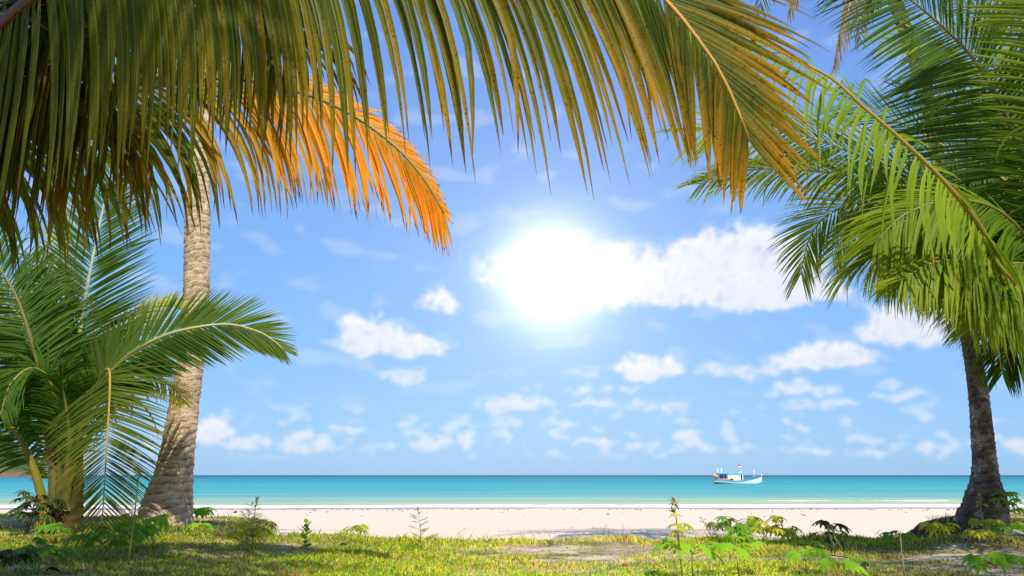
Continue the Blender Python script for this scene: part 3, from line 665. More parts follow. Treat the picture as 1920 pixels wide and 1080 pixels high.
# dark mass behind
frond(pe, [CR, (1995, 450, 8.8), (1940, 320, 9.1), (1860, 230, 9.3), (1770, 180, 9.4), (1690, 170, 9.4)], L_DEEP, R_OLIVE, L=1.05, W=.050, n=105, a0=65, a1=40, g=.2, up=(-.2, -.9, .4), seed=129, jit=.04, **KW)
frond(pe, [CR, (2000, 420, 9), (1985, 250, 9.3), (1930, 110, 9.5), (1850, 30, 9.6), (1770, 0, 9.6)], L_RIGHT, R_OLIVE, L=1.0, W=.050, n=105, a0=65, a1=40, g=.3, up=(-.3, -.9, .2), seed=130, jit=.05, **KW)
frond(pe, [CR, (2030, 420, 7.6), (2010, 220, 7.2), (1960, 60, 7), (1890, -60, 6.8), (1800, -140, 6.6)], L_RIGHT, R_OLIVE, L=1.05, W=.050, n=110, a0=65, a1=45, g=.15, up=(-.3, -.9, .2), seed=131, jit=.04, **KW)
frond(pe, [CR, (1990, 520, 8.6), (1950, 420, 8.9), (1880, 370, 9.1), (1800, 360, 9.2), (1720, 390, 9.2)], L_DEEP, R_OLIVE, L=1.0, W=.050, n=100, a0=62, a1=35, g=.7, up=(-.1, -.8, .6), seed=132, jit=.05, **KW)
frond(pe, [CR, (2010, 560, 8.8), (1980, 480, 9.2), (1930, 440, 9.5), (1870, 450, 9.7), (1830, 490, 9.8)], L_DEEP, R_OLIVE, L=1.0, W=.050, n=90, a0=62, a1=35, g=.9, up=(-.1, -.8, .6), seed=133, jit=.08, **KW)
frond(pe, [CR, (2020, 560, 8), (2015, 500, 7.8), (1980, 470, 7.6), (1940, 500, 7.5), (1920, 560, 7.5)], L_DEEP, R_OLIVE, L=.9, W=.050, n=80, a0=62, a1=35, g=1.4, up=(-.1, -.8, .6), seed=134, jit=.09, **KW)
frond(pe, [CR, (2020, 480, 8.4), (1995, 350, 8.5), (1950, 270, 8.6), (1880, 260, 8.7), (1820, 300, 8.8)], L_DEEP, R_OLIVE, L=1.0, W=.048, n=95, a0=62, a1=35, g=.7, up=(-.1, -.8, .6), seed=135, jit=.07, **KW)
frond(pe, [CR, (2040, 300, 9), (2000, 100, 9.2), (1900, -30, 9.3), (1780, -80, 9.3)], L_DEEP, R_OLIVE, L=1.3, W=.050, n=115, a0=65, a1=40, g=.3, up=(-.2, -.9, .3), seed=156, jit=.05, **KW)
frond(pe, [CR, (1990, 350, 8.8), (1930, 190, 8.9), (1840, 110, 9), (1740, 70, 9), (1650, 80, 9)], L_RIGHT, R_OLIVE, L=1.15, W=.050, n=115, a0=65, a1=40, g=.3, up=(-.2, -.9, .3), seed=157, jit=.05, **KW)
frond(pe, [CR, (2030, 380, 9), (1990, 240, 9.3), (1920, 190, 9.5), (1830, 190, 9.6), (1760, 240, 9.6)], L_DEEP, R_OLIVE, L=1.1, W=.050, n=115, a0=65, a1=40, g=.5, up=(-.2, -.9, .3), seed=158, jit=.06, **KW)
frond(pe, [CR, (1930, 560, 7.4), (1850, 500, 7.0), (1760, 490, 6.8), (1690, 525, 6.7)], L_RIGHT, R_OLIVE, L=1.15, W=.050, n=105, a0=60, a1=32, g=.8, up=(0, -.7, .7), t0=.15, seed=150, va=-20, jit=.08, **KW)
frond(pe, [CR, (1950, 600, 7.4), (1900, 560, 7.1), (1850, 570, 6.9), (1822, 615, 6.9)], L_RIGHT, R_OLIVE, L=.95, W=.048, n=95, a0=60, a1=32, g=1.0, up=(0, -.7, .7), t0=.15, seed=151, va=-20, jit=.10, **KW)
frond(pe, [CR, (1900, 480, 8.6), (1760, 385, 8.6), (1620, 335, 8.6), (1480, 318, 8.5), (1380, 322, 8.4), (1310, 345, 8.3)], L_RIGHT, R_YEL, L=.85, W=.040, n=125, a0=58, a1=22, g=.5, up=(-.1, -.9, .4), t0=.2, seed=152, va=-5, jit=.05, lend=.5, **KW)
frond(pe, [CR, (1960, 500, 7.8), (1880, 400, 7.5), (1790, 375, 7.4), (1700, 400, 7.3), (1640, 455, 7.3)], L_RIGHT, R_OLIVE, L=1.3, W=.048, n=120, a0=60, a1=32, g=.5, up=(0, -.8, .6), t0=.15, seed=153, va=-15, jit=.07, **KW)
frond(pe, [CR, (1900, 500, 9.0), (1780, 420, 9.1), (1660, 400, 9.2), (1590, 430, 9.2), (1560, 480, 9.2)], L_BRIGHT, R_GREEN, L=.9, W=.040, n=110, a0=60, a1=30, g=.8, up=(0, -.8, .6), t0=.2, seed=154, va=-15, jit=.07, **KW)
frond(pe, [CR, (1960, 640, 7.8), (1925, 620, 7.6), (1890, 650, 7.5), (1880, 700, 7.5)], L_DEEP, R_OLIVE, L=.8, W=.044, n=70, a0=60, a1=30, g=1.2, up=(0, -.7, .7), t0=.15, seed=155, va=-20, jit=.10, **KW)
for k, (dx, dy, dz) in enumerate([(2.4, .6, 1.6), (1.6, 2.4, 1.5), (1.2, -2.2, 1.6), (-.4, -2.6, 2.0), (2.2, -1.0, .8)]):
    q0 = P(*CR); q = [q0, q0 + np.array([dx * .4, dy * .4, dz * .8 + .3]), q0 + np.array([dx, dy, dz * .8]), q0 + np.array([dx * 1.35, dy * 1.35, dz * .3 - .3])]
    frond(pe, q, L_RIGHT, R_OLIVE, L=.8, W=.045, n=60, g=1.2, seed=140 + k, pixels=False, r0=.045)

# ---------------------------------------------------------------- unseen palm added behind the viewer to shade the foreground
pf = tag(empty('coconut_palm', (3.6, -2.0, float(zt(3.6, -2.)))), 'unseen coconut palm added behind the viewer to shade the right foreground', 'palm tree')
trunk(pf, [(3.6, -2.0, -.2, .34), (3.5, -1.9, .6, .2), (4.7, -1.2, 3.5, .17), (6.4, 1.0, 6.8, .13)], B_DARK, False, seed=12, step=.08)
cr = np.array([6.4, 1.0, 6.8])
for k in range(10):
    a = k / 10 * 6.283; up_ = [1.3, .6, .2][k % 3]
    q = [cr, cr + np.array([math.cos(a) * .9, math.sin(a) * .9, .5 + up_ * .4]), cr + np.array([math.cos(a) * 2.0, math.sin(a) * 2.0, .4 + up_ * .5]), cr + np.array([math.cos(a) * 2.9, math.sin(a) * 2.9, -.3 + up_ * .4])]
    frond(pf, q, L_TALL, R_OLIVE, L=.85, W=.05, n=55, g=1.0, seed=160 + k, pixels=False, segs=4, va=-20)

# ---------------------------------------------------------------- unseen palm added behind the viewer on the left to shade the nearest fronds
ph = tag(empty('coconut_palm', (-4.4, -1.2, float(zt(-4.4, -1.2)))), 'unseen coconut palm added behind the viewer on the left to shade the nearest fronds', 'palm tree')
trunk(ph, [(-4.4, -1.2, -.2, .34), (-4.3, -1.1, .6, .2), (-4., -.6, 3.5, .17), (-2.1, .6, 6.5, .13)], B_DARK, False, seed=13, step=.08)
cr = np.array([-2.1, .6, 6.5])
for k in range(12):
    a = k / 12 * 6.283; up_ = [1.3, .6, .2][k % 3]
    q = [cr, cr + np.array([math.cos(a) * .9, math.sin(a) * .9, .5 + up_ * .4]), cr + np.array([math.cos(a) * 2.0, math.sin(a) * 2.0, .4 + up_ * .5]), cr + np.array([math.cos(a) * 2.9, math.sin(a) * 2.9, -.3 + up_ * .4])]
    frond(ph, q, L_TALL, R_OLIVE, L=.95, W=.07, n=55, g=1.0, seed=180 + k, pixels=False, segs=4, va=-20)

# ---------------------------------------------------------------- small plants
def pl_mat(name, dark, light, tr=.45):
    return leaf_mat(name, dark, light, None, .4, .9, 1.2, 0, tr, 0, .2)
P_BRIGHT = pl_mat('bright_plant', (.20, .48, .02), (.36, .60, .03), .5)
P_YEL = pl_mat('yellow_plant', (.38, .44, .02), (.58, .56, .04), .5)
P_GREEN = pl_mat('green_plant', (.09, .28, .015), (.20, .42, .03))
P_DARK = pl_mat('dark_plant', (.018, .04, .010), (.04, .075, .018), .2)
P_OLIVE = pl_mat('olive_plant', (.10, .15, .05), (.20, .25, .09))
STEM = simple_mat('plant_stem', (.34, .36, .09), .6, .2, .3, 10)
STEM_D = simple_mat('woody_stem', (.07, .05, .03), .7, .2, .3, 10)
BUD = simple_mat('flower_bud', (.55, .42, .05), .6, .2, .4, 40)

def palmate(mb, c, heading, size, tilt, r, lobes=7):
    """a lobed leaf: blades radiating from the petiole joint, drooping at the tips"""
    H = np.array([math.cos(heading), math.sin(heading), 0]); Sd = np.array([-H[1], H[0], 0]); U = np.array([0, 0, 1.])
    H2 = H * math.cos(tilt) - U * math.sin(tilt); U2 = np.cross(H2, Sd) ; U2 = U2 if U2[2] > 0 else -U2
    rd = r.random()
    roll = r.uniform(-.4, .4); Sd = Sd * math.cos(roll) + U2 * math.sin(roll)
    for k in range(lobes):
        q = (k / (lobes - 1) - .5) * R(230); l = size * (.62 + .38 * math.cos(q * .75)) * r.uniform(.88, 1.1)
        d = H2 * math.cos(q) + Sd * math.sin(q); n = np.cross(U2, d)
        pr = [(0, .05), (.25, .13), (.45, .19), (.55, .25), (.62, .17), (.78, .13), (.84, .14), (1., .005)]
        V = []; 
        for s, w in pr:
            ctr = c + d * l * s - U * l * .42 * s ** 2.2
            V += [ctr - n * w * l, ctr + U2 * .03 * l - U * 0, ctr + n * w * l]
        F = []
        for i in range(len(pr) - 1): F += [(i * 3, i * 3 + 1, i * 3 + 4, i * 3 + 3), (i * 3 + 1, i * 3 + 2, i * 3 + 5, i * 3 + 4)]
        mb.add(V, F, [(.5, s, rd, a) for s, w in pr for a in (1, 0, 1)])

def ovate(mb, c, heading, size, tilt, r, wid=.3):
    H = np.array([math.cos(heading) * math.cos(tilt), math.sin(heading) * math.cos(tilt), -math.sin(tilt)]); S_ = np.array([-math.sin(heading), math.cos(heading), 0]); U = np.cross(H, S_)
    rd = r.random(); V = []; pr = [(0, .02), (.2, .7), (.45, 1), (.7, .8), (.9, .4), (1, .02)]
    for s, w in pr:
        ctr = c + H * size * s - np.array([0, 0, 1.]) * size * .25 * s * s
        V += [ctr - S_ * w * wid * size - U * .06 * size * w, ctr, ctr + S_ * w * wid * size - U * .06 * size * w]
    F = []
    for i in range(len(pr) - 1): F += [(i * 3, i * 3 + 1, i * 3 + 4, i * 3 + 3), (i * 3 + 1, i * 3 + 2, i * 3 + 5, i * 3 + 4)]
    mb.add(V, F, [(.5, s, rd, a) for s, w in pr for a in (1, 0, 1)])

def plant(px, pyb, hpx, spread, mat, label, nleaf=9, leaf=16, name='lobed_plant', stems=1, flower=None, seed=0, layers=1, stem=STEM, cat='plant', kind='lobed', lean=0, top=1., base=None, lowleaf=.75, group=None):
    r = np.random.default_rng(seed + 900)
    g = G(px, pyb) if base is None else np.array(base)
    k = g[1] * 1.03 / FPX; H = hpx * k; Sp = spread * k; Lf = leaf * k
    o = empty(name, g); tag(o, label, cat, group)
    sm = MB(); lm = MB(); z = np.array([0, 0, 0.])
    for s in range(stems):
        off = np.array([r.uniform(-1, 1) * Sp * .35, r.uniform(-.5, .5) * Sp * .3, 0]) * (stems > 1)
        hh = H * (1 if s == 0 else r.uniform(.6, .95))
        topp = off + np.array([lean * k, 0, hh]); pts = [off * .4 - np.array([0, 0, .03]), off * .7 + (topp - off) * .5 + np.array([r.uniform(-.05, .05) * H, 0, 0]), topp]
        sm.tube(pts, [.005 + .007 * H, .004 + .004 * H, .0025] if kind != 'needle' else [.005, .0035, .0015], 6)
        if kind == 'lobed':
            for i in range(nleaf):
                lay = i % layers; hz = hh * (top if flower is None else lowleaf) * (1 - .28 * lay) * r.uniform(.86, 1.02)
                a = i / nleaf * 6.283 * 1.0 + r.uniform(-.5, .5) + lay
                f = hz / hh; st = pts[0] + (pts[1] - pts[0]) * min(1, f * 2) if f < .5 else pts[1] + (pts[2] - pts[1]) * (f - .5) * 2
                reach = Sp * .5 * r.uniform(.45, .9)
                e = st + np.array([math.cos(a) * reach, math.sin(a) * reach * .8, reach * r.uniform(.05, .5)])
                sm.tube([st, (st + e) / 2 + np.array([0, 0, reach * .12]), e], [.004, .003, .002], 4)
                palmate(lm, e, a + r.uniform(-.4, .4), Lf * r.uniform(.75, 1.15), r.uniform(.15, .6), r)
        elif kind == 'ovate':
            for i in range(nleaf):
                f = .12 + .88 * i / (nleaf - 1); st = pts[0] + (pts[2] - pts[0]) * f
                a = i * 1.75 + r.uniform(-.3, .3)
                ovate(lm, st, a, Lf * (1.1 - .35 * f) * r.uniform(.85, 1.1), -.45 - .5 * f, r)
        elif kind == 'needle':
            for i in range(nleaf):
                f = .08 + .9 * i / nleaf; st = pts[0] + (pts[2] - pts[0]) * f; a = r.uniform(0, 6.28)
                l = Sp * .5 * (1.15 - f) * r.uniform(.5, 1.)
                e = st + np.array([math.cos(a) * l, math.sin(a) * l, l * .35])
                sm.tube([st, (st + e) / 2 - np.array([0, 0, .02 * l]), e], [.0022, .0016, .001], 4)
                for q in range(9):
                    b_ = st + (e - st) * (.25 + .75 * q / 9); dd = np.array([math.cos(a + r.uniform(-.9, .9)), math.sin(a + r.uniform(-.9, .9)), r.uniform(.0, .8)])
                    lm.tube([b_, b_ + dd * l * .3], [.0022, .001], 3, (.5, .3, r.random(), 1))
    if flower:
        fm = MB(); ctr = np.array([lean * k, 0, H]); fs = flower * k
        for i in range(26):
            a = r.uniform(0, 6.28); el = r.uniform(-.9, 1.3); lay = r.choice([0, 0, -.9])
            dd = np.array([math.cos(a) * math.cos(el), math.sin(a) * math.cos(el), math.sin(el)])
            c_ = ctr + np.array([0, 0, lay * fs]); hw = np.cross(dd, [0, 0, 1.]); hw = hw / (np.linalg.norm(hw) + 1e-6) * fs * .16
            fm.add([c_, c_ + dd * fs * .35 - hw, c_ + dd * fs * r.uniform(.6, 1.), c_ + dd * fs * .35 + hw], [(0, 1, 2, 3)], [(.5, .5, r.random(), 1)] * 4)
    so = sm.build('stem', stem, o)
    if lm.V: lm.build('leaves', mat, o, True)
    if flower: fm.build('flower_head', BUD, o, False)
    return o

# left side
plant(38, 1008, 62, 95, P_DARK, 'dark-leaved bush growing beside the driftwood log at the far left', 14, 17, 'bush', 2, seed=1, layers=2, stem=STEM_D, cat='bush')
plant(72, 1076, 40, 100, P_GREEN, 'mid green lobed plant on two thin stems at the bottom left, in shade', 8, 26, stems=2, seed=2)
plant(8, 1090, 42, 90, P_DARK, 'dark lobed plant cut by the bottom left corner', 9, 24, seed=3)
plant(102, 1018, 24, 70, P_GREEN, 'small green lobed plant at the foot of the young palm', 7, 18, seed=4)
plant(165, 1050, 40, 130, P_GREEN, 'wide green lobed plant under the tip of the yellow-ribbed frond', 12, 19, stems=2, seed=5)
plant(248, 1035, 55, 90, P_BRIGHT, 'bright lime lobed plant in front of the pale trunk base', 13, 19, stems=2, seed=6, layers=2)
plant(240, 1060, 152, 1, P_OLIVE, 'tall thin stalk with a knobbly seed head before the pale trunk', 1, 3, 'seed_stalk', flower=13, seed=7, cat='stalk')
plant(205, 1036, 28, 75, P_BRIGHT, 'low lime lobed plant just left of the pale trunk base', 9, 15, seed=8)
plant(372, 992, 34, 36, P_BRIGHT, 'lime leaf cluster peeping out behind the right edge of the pale trunk', 7, 20, seed=9, base=P(368, 992, 11.1))
plant(374, 1010, 22, 40, P_BRIGHT, 'lime lobed plant at the right foot of the pale trunk', 8, 12, seed=10)
plant(455, 1020, 70, 110, P_OLIVE, 'feathery grey-green seedling with needle twigs left of centre', 40, 10, 'feathery_seedling', 2, seed=11, kind='needle', lean=18)
plant(412, 1012, 30, 80, P_OLIVE, 'low feathery tuft just right of the brown log', 34, 10, 'feathery_seedling', 2, seed=12, kind='needle', lean=8)
plant(474, 1032, 84, 85, P_YEL, 'yellow-green lobed plant with a yellow flower head on a straight stalk', 16, 15, flower=9, seed=13, lowleaf=.42, layers=2)
plant(572, 1032, 44, 30, P_GREEN, 'small upright plant with paired oval green leaves on the grass edge', 13, 20, 'oval_leaf_seedling', kind='ovate', seed=14)
plant(668, 1024, 26, 46, P_YEL, 'tiny yellow-green seedling shaped like an umbrella against the sand', 6, 15, seed=15)
plant(672, 1032, 10, 40, P_GREEN, 'low round-leaved plant beneath the umbrella-shaped seedling', 6, 11, 'oval_leaf_seedling', kind='ovate', seed=16)
plant(735, 1036, 20, 26, P_GREEN, 'small round-leaved seedling left of the bare sapling', 6, 12, 'oval_leaf_seedling', kind='ovate', seed=17)
plant(790, 1032, 76, 70, P_OLIVE, 'thin bare sapling with wispy side twigs standing against the sand', 22, 10, 'bare_sapling', kind='needle', seed=18, lean=-10, cat='sapling')
# right side
plant(1281, 1090, 130, 44, P_YEL, 'tallest thin stalk topped by a spiky yellow-brown bud head, right of centre', 5, 16, 'seed_stalk', flower=21, seed=20, lean=-8, lowleaf=.70, cat='stalk')
plant(1300, 1084, 44, 120, P_BRIGHT, 'vivid green broad-leaved plant at the foot of the tallest stalk', 9, 24, seed=21)
plant(1385, 1080, 44, 96, P_BRIGHT, 'vivid green broad-leaved plant right of the tallest stalk', 9, 23, seed=22)
plant(1386, 1034, 50, 62, P_GREEN, 'dark bushy sapling with a thick dark stem on the grass edge', 16, 17, 'bush', 1, seed=23, layers=3, stem=STEM_D, cat='sapling')
plant(1350, 1022, 34, 50, P_OLIVE, 'olive lobed plant left of the dark bushy sapling', 8, 13, seed=24)
plant(1418, 1024, 40, 66, P_YEL, 'yellow-green lobed plant right of the dark bushy sapling', 15, 14, seed=25, stems=2, layers=2)
plant(1345, 1020, 46, 60, P_OLIVE, 'dry feathery twig leaning left above the olive plant', 14, 10, 'feathery_seedling', kind='needle', seed=26, lean=-26, stem=STEM_D)
plant(1470, 1024, 38, 60, P_YEL, 'yellow-green lobed plant with a small brown bud spike', 13, 17, flower=8, seed=27, lowleaf=.68)
plant(1560, 1036, 44, 66, P_DARK, 'dark arching lobed plant standing against the pale sand', 12, 18, seed=28, layers=3, stem=STEM_D)
plant(1512, 1078, 36, 70, P_BRIGHT, 'bright green umbrella-shaped plant in the shaded grass', 7, 24, seed=29)
plant(1588, 1098, 34, 90, P_BRIGHT, 'bright green plant cut by the bottom edge, right of centre', 10, 22, seed=30)
plant(1690, 1030, 20, 66, P_GREEN, 'green low plant in front of the left end of the root heap', 11, 13, seed=31)
plant(1768, 1030, 34, 70, P_YEL, 'yellow fern-like plant on the brown root heap', 12, 15, seed=32)
plant(1852, 1012, 28, 52, P_YEL, 'yellow fern-like plant just below the dark trunk', 12, 13, seed=33)
plant(1838, 1030, 28, 46, P_YEL, 'small yellow plant lower left of the dark trunk base', 11, 12, seed=34)
plant(1845, 985, 48, 22, P_YEL, 'yellow-topped stalk standing before the dark trunk base', 4, 6, 'seed_stalk', flower=9, seed=35, cat='stalk', base=P(1845, 985, 9.9))
plant(1893, 985, 52, 46, P_GREEN, 'dark green fern-like plant at the right foot of the dark trunk', 18, 14, seed=36, layers=3)
plant(1890, 1020, 26, 60, P_GREEN, 'green fern-like plant in the lit grass right of the dark trunk', 12, 14, seed=37)
plant(1885, 1094, 30, 110, P_BRIGHT, 'lime plant cut by the bottom edge at far right', 12, 22, seed=38)
plant(1640, 1094, 30, 40, P_OLIVE, 'thin olive shoots in the shaded grass near the bottom edge', 7, 12, seed=39)
g = G(1697, 1090); b = MB(); b.tube([(0, 0, -.02), (0, 0, .2), (.01, 0, .36)], [.007, .005, .003], 6)
o = b.build('bare_stalk', simple_mat('straw', (.45, .36, .18), .7, .2)); o.location = tuple(g); tag(o, 'straight bare straw-coloured stalk in the shaded grass at right', 'stalk')

# ---------------------------------------------------------------- driftwood, husks
def log(px0, px1, py, rad, label, mat, D=None, name='driftwood_log', tail=1.):
    a = G(px0, py) if D is None else P(px0, py, D); c_ = G(px1, py) if D is None else P(px1, py, D)
    mid = (a + c_) / 2
    r = np.random.default_rng(int(px1)); n = 14; S = [a - mid + (c_ - a) * i / 13 + np.array([0, r.normal(0, .004), rad * .5 + r.normal(0, .006)]) for i in range(14)]
    mb = MB(); mb.tube(S, [rad * (.55 if i in (0, 13) else 1) * (1 + r.normal(0, .06)) * (1 - (1 - tail) * i / 13) for i in range(14)], 12)
    o = mb.build(name, mat); o.location = tuple(mid); tag(o, label, 'log')
WOOD = simple_mat('driftwood', (.24, .17, .13), .85, .1, .5, 18)
WOOD_R = simple_mat('red_driftwood', (.36, .20, .12), .85, .1, .5, 14)
log(-90, 78, 1003, .085, 'grey driftwood log lying behind the dark bush at the far left', WOOD, 10.1)
log(352, 402, 984, .062, 'short reddish brown log lying on the sand right of the pale trunk', WOOD_R, 11.6)
def blob(px, py, size, mat, label, name, cat, flat=.8):
    g = G(px, py); k = g[1] / FPX * size
    bpy_me = bpy.data.meshes.new(name); import bmesh
    bm = bmesh.new(); bmesh.ops.create_icosphere(bm, subdivisions=3, radius=k)
    for v in bm.verts:
        f = 1 + .14 * mn.noise(v.co * (2.2 / k)) + .04 * mn.noise(v.co * (9 / k)); v.co = v.co * f; v.co.z *= flat
    bm.to_mesh(bpy_me); bm.free(); bpy_me.materials.append(mat); bpy_me.polygons.foreach_set('use_smooth', [True] * len(bpy_me.polygons))
    o = bpy.data.objects.new(name, bpy_me); C.objects.link(o); o.location = (g[0], g[1], g[2] + k * flat * .7); tag(o, label, cat)
blob(1172, 1063, 5, simple_mat('nut_husk', (.34, .09, .03), .7, .2, .4, 30), 'small round red-brown fallen nut on the sandy patch of grass', 'fallen_nut', 'nut')
blob(441, 962, 2.6, simple_mat('dark_debris', (.03, .025, .025), .8, .1), 'tiny dark lump of flotsam near the waterline left of centre', 'beach_pebble', 'flotsam')
def dry_leaf(px, py, size, colr, label, seed):
    g = G(px, py); k = g[1] / FPX * size; r = np.random.default_rng(seed); mb = MB()
    V = []; 
    for i in range(9):
        for j in range(7):
            u = i / 8; v = (j / 6 - .5) * math.sin(math.pi * (.06 + .88 * u)) * .9
            V.append(((u - .5) * 2 * k, v * k, .02 + k * (.5 * abs(v) * 1.2 + .25 * math.sin(u * 5) + r.normal(0, .02))))
    mb.add(V, [(i * 7 + j, i * 7 + j + 1, (i + 1) * 7 + j + 1, (i + 1) * 7 + j) for i in range(8) for j in range(6)])
    o = mb.build('dry_leaf', simple_mat('dry_leaf_' + str(seed), colr, .8, .1, .4, 30)); o.location = tuple(g); o.rotation_euler = (0, 0, r.uniform(-1, 1)); tag(o, label, 'leaf')
dry_leaf(101, 1076, 15, (.05, .02, .015), 'curled dark brown dead leaf on the ground at bottom left', 1)
dry_leaf(352, 1050, 8, (.22, .13, .15), 'small purplish fallen leaf on the lit grass right of the pale trunk', 2)
mb = MB(); a = G(1530, 1046); bq = G(1592, 1050)
mb.tube([(0, 0, .02), tuple((bq - a) * .5 + np.array([0, .03, .03])), tuple(bq - a + np.array([0, 0, .02]))], [.008, .007, .004], 5)
o = mb.build('fallen_twig', STEM_D); o.location = tuple(a); tag(o, 'thin dark fallen twig lying in the shaded grass behind the umbrella-shaped plant', 'twig')
mb = MB(); a = G(1832, 1048); bq = G(1870, 1068)
mb.tube([(0, 0, .02), tuple((bq - a) * .5 + np.array([0, .03, .03])), tuple(bq - a + np.array([0, 0, .02]))], [.012, .010, .006], 5)
o = mb.build('fallen_twig', STEM_D); o.location = tuple(a); tag(o, 'dark fallen stick in the shaded grass at bottom right', 'twig')

mb = MB(); r = np.random.default_rng(31)
for i in range(9000):
    x = r.uniform(4.6, 6.7); y = r.uniform(9.1, 12.4); z = float(zt(x, y))
    if z < -.30 or y < float(edge(x)) - .75: continue
    u = (x - 4.6) / 2.1; z += r.uniform(0, .05)
    a = r.normal(.5, .8) + (math.pi if r.random() < .5 else 0); l = r.uniform(.08, .26); cz = r.uniform(.01, .05)
    e_ = (x + math.cos(a) * l, y + math.sin(a) * l * .6); z2 = max(float(zt(*e_)), z - .12) + .005
    q = (.5, .5, r.random(), 1)
    mb.tube([(x, y, z), ((x + e_[0]) / 2, (y + e_[1]) / 2, (z + z2) / 2 + cz), (e_[0], e_[1], z2)], [.007, .006, .003], 3, q)
o = mb.build('root_fibres', simple_mat('root_fibre', (.19, .105, .07), .85, .1, .7, 7)); tag(o, 'tangled heap of reddish brown roots and dead fibres sloping down left of the dark trunk', 'roots', kind='stuff')

# ---------------------------------------------------------------- grass (one mass of blades)
def fbm(x, y, s, seed=0):
    r = np.random.default_rng(seed); out = 0
    for o_ in range(4):
        for k in range(5):
            a, b_, ph = r.normal(0, 1), r.normal(0, 1), r.uniform(0, 6.28)
            out = out + np.sin((a * x + b_ * y) * s * 2 ** o_ + ph) / (1.7 ** o_) / 5
    return out
def grass():
    N = 620000
    y = 5.8 + (13.2 - 5.8) * rng.random(N) ** 1.15; x = (rng.random(N) * 2 - 1) * (y * .80 + .3)
    e = edge(x); ok = y < e + .10 + .22 * fbm(x, y, 3, 5); x, y = x[ok], y[ok]
    px = 960 + FPX * x / (y * 1.04)                              # bearing only, to place the patches seen in the photo
    n1 = fbm(x, y, 1.3, 1); n2 = fbm(x, y * 1.6, 3.5, 2); n3 = fbm(x, y, 9, 3)
    dens = .60 + .8 * n1 + .6 * n2
    bare = np.exp(-((x - 1.3) / 1.3) ** 2 - ((y - 8.1) / .38) ** 2) + .8 * np.exp(-((x + .7) / 1.2) ** 2 - ((y - 7.3) / .22) ** 2) + .55 * np.exp(-((x - 2.2) / .9) ** 2 - ((y - 7.3) / .25) ** 2)
    dens = dens - bare * .15
    rim = np.exp(-((y - edge(x) + .35) / .35) ** 2)
    dens = np.maximum(dens, rim * .9)
    ok = rng.random(len(x)) < np.clip(dens, .06, 1); x, y, n1, n2, n3, rim = [a[ok] for a in (x, y, n1, n2, n3, rim)]
    M = len(x)
    green = np.array([.12, .26, .015]); lime = np.array([.34, .46, .02]); yel = np.array([.70, .56, .04]); pink = np.array([.50, .28, .15]); dark = np.array([.05, .09, .012]); straw = np.array([.55, .43, .22]); heap = np.array([.20, .115, .075])
    yc = np.exp(-((x - .9) / 2.2) ** 2)  # centre blades yellower and brighter, the sun glow put into their colour
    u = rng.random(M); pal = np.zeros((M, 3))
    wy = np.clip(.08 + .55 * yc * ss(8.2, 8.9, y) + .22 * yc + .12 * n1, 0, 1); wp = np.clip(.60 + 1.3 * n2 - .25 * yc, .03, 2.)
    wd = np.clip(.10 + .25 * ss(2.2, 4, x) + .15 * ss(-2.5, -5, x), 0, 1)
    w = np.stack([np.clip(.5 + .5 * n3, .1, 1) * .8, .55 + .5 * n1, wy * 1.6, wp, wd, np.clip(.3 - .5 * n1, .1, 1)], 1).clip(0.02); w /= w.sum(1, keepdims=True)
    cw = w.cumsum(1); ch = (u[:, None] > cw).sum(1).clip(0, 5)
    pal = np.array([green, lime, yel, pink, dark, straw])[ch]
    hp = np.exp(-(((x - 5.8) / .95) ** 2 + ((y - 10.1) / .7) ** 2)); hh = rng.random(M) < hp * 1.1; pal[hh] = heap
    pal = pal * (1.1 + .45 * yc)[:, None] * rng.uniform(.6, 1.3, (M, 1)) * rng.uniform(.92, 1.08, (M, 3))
    H = rng.uniform(.012, .038, M) * (1 + .5 * n1) * (1 + .9 * rim + 1.3 * yc * rim) * (1 + .8 * np.clip(n2, 0, 1))
    tuft = np.exp(-(((x + 4.75) / .55) ** 2 + ((y - 9.95) / .35) ** 2)); H = H * (1 + 2.4 * tuft); gm = rng.random(M) < tuft; pal[gm] = green * rng.uniform(.7, 1.1, (int(gm.sum()), 1))
    H = np.where(rng.random(M) < .004, H * 1.8, H); H = np.where(ch == 3, H * .8, H)
    H = np.where(hh, H * .8, H); W_ = H * rng.uniform(.03, .08, M) + .0020
    a = rng.uniform(0, 6.283, M); lean = rng.uniform(.15, 1.1, M); lean = np.where(hh, 1.8, lean)
    z = zt(x, y) - .004
    dx, dy = np.cos(a), np.sin(a); b2 = rng.uniform(0, 6.283, M); wx, wy_ = np.cos(b2) * W_, np.sin(b2) * W_
    p0 = np.stack([x, y, z], 1); wv = np.stack([wx, wy_, 0 * wx], 1)
    mid = p0 + np.stack([dx * H * lean * .35, dy * H * lean * .35, H * .6], 1)
    tipp = p0 + np.stack([dx * H * lean, dy * H * lean, H * np.clip(1 - .35 * (lean - .4), .25, 1.1)], 1)
    V = np.stack([p0 - wv * .6, p0 + wv * .6, mid + wv, mid - wv, tipp + wv * .12, tipp - wv * .12], 1).reshape(-1, 3)
    b_ = np.arange(M)[:, None] * 6
    F = np.concatenate([b_ + np.array([[0, 1, 2, 3]]), b_ + np.array([[3, 2, 4, 5]])], 0)
    pal = np.clip(pal, 0, .85); K = np.concatenate([np.repeat(pal, 6, 0), np.ones((M * 6, 1))], 1)
    m, t, out = new_mat('grass_blades')
    at = t.new('ShaderNodeAttribute', attribute_name='ld')
    bs = principled(t, at.outputs['Color'], .6, .2); tr = t.new('ShaderNodeBsdfTranslucent'); t.l.new(t.mix(1., at.outputs['Color'], (1.6, 1.6, 1.), 'MULTIPLY'), tr.inputs[0])
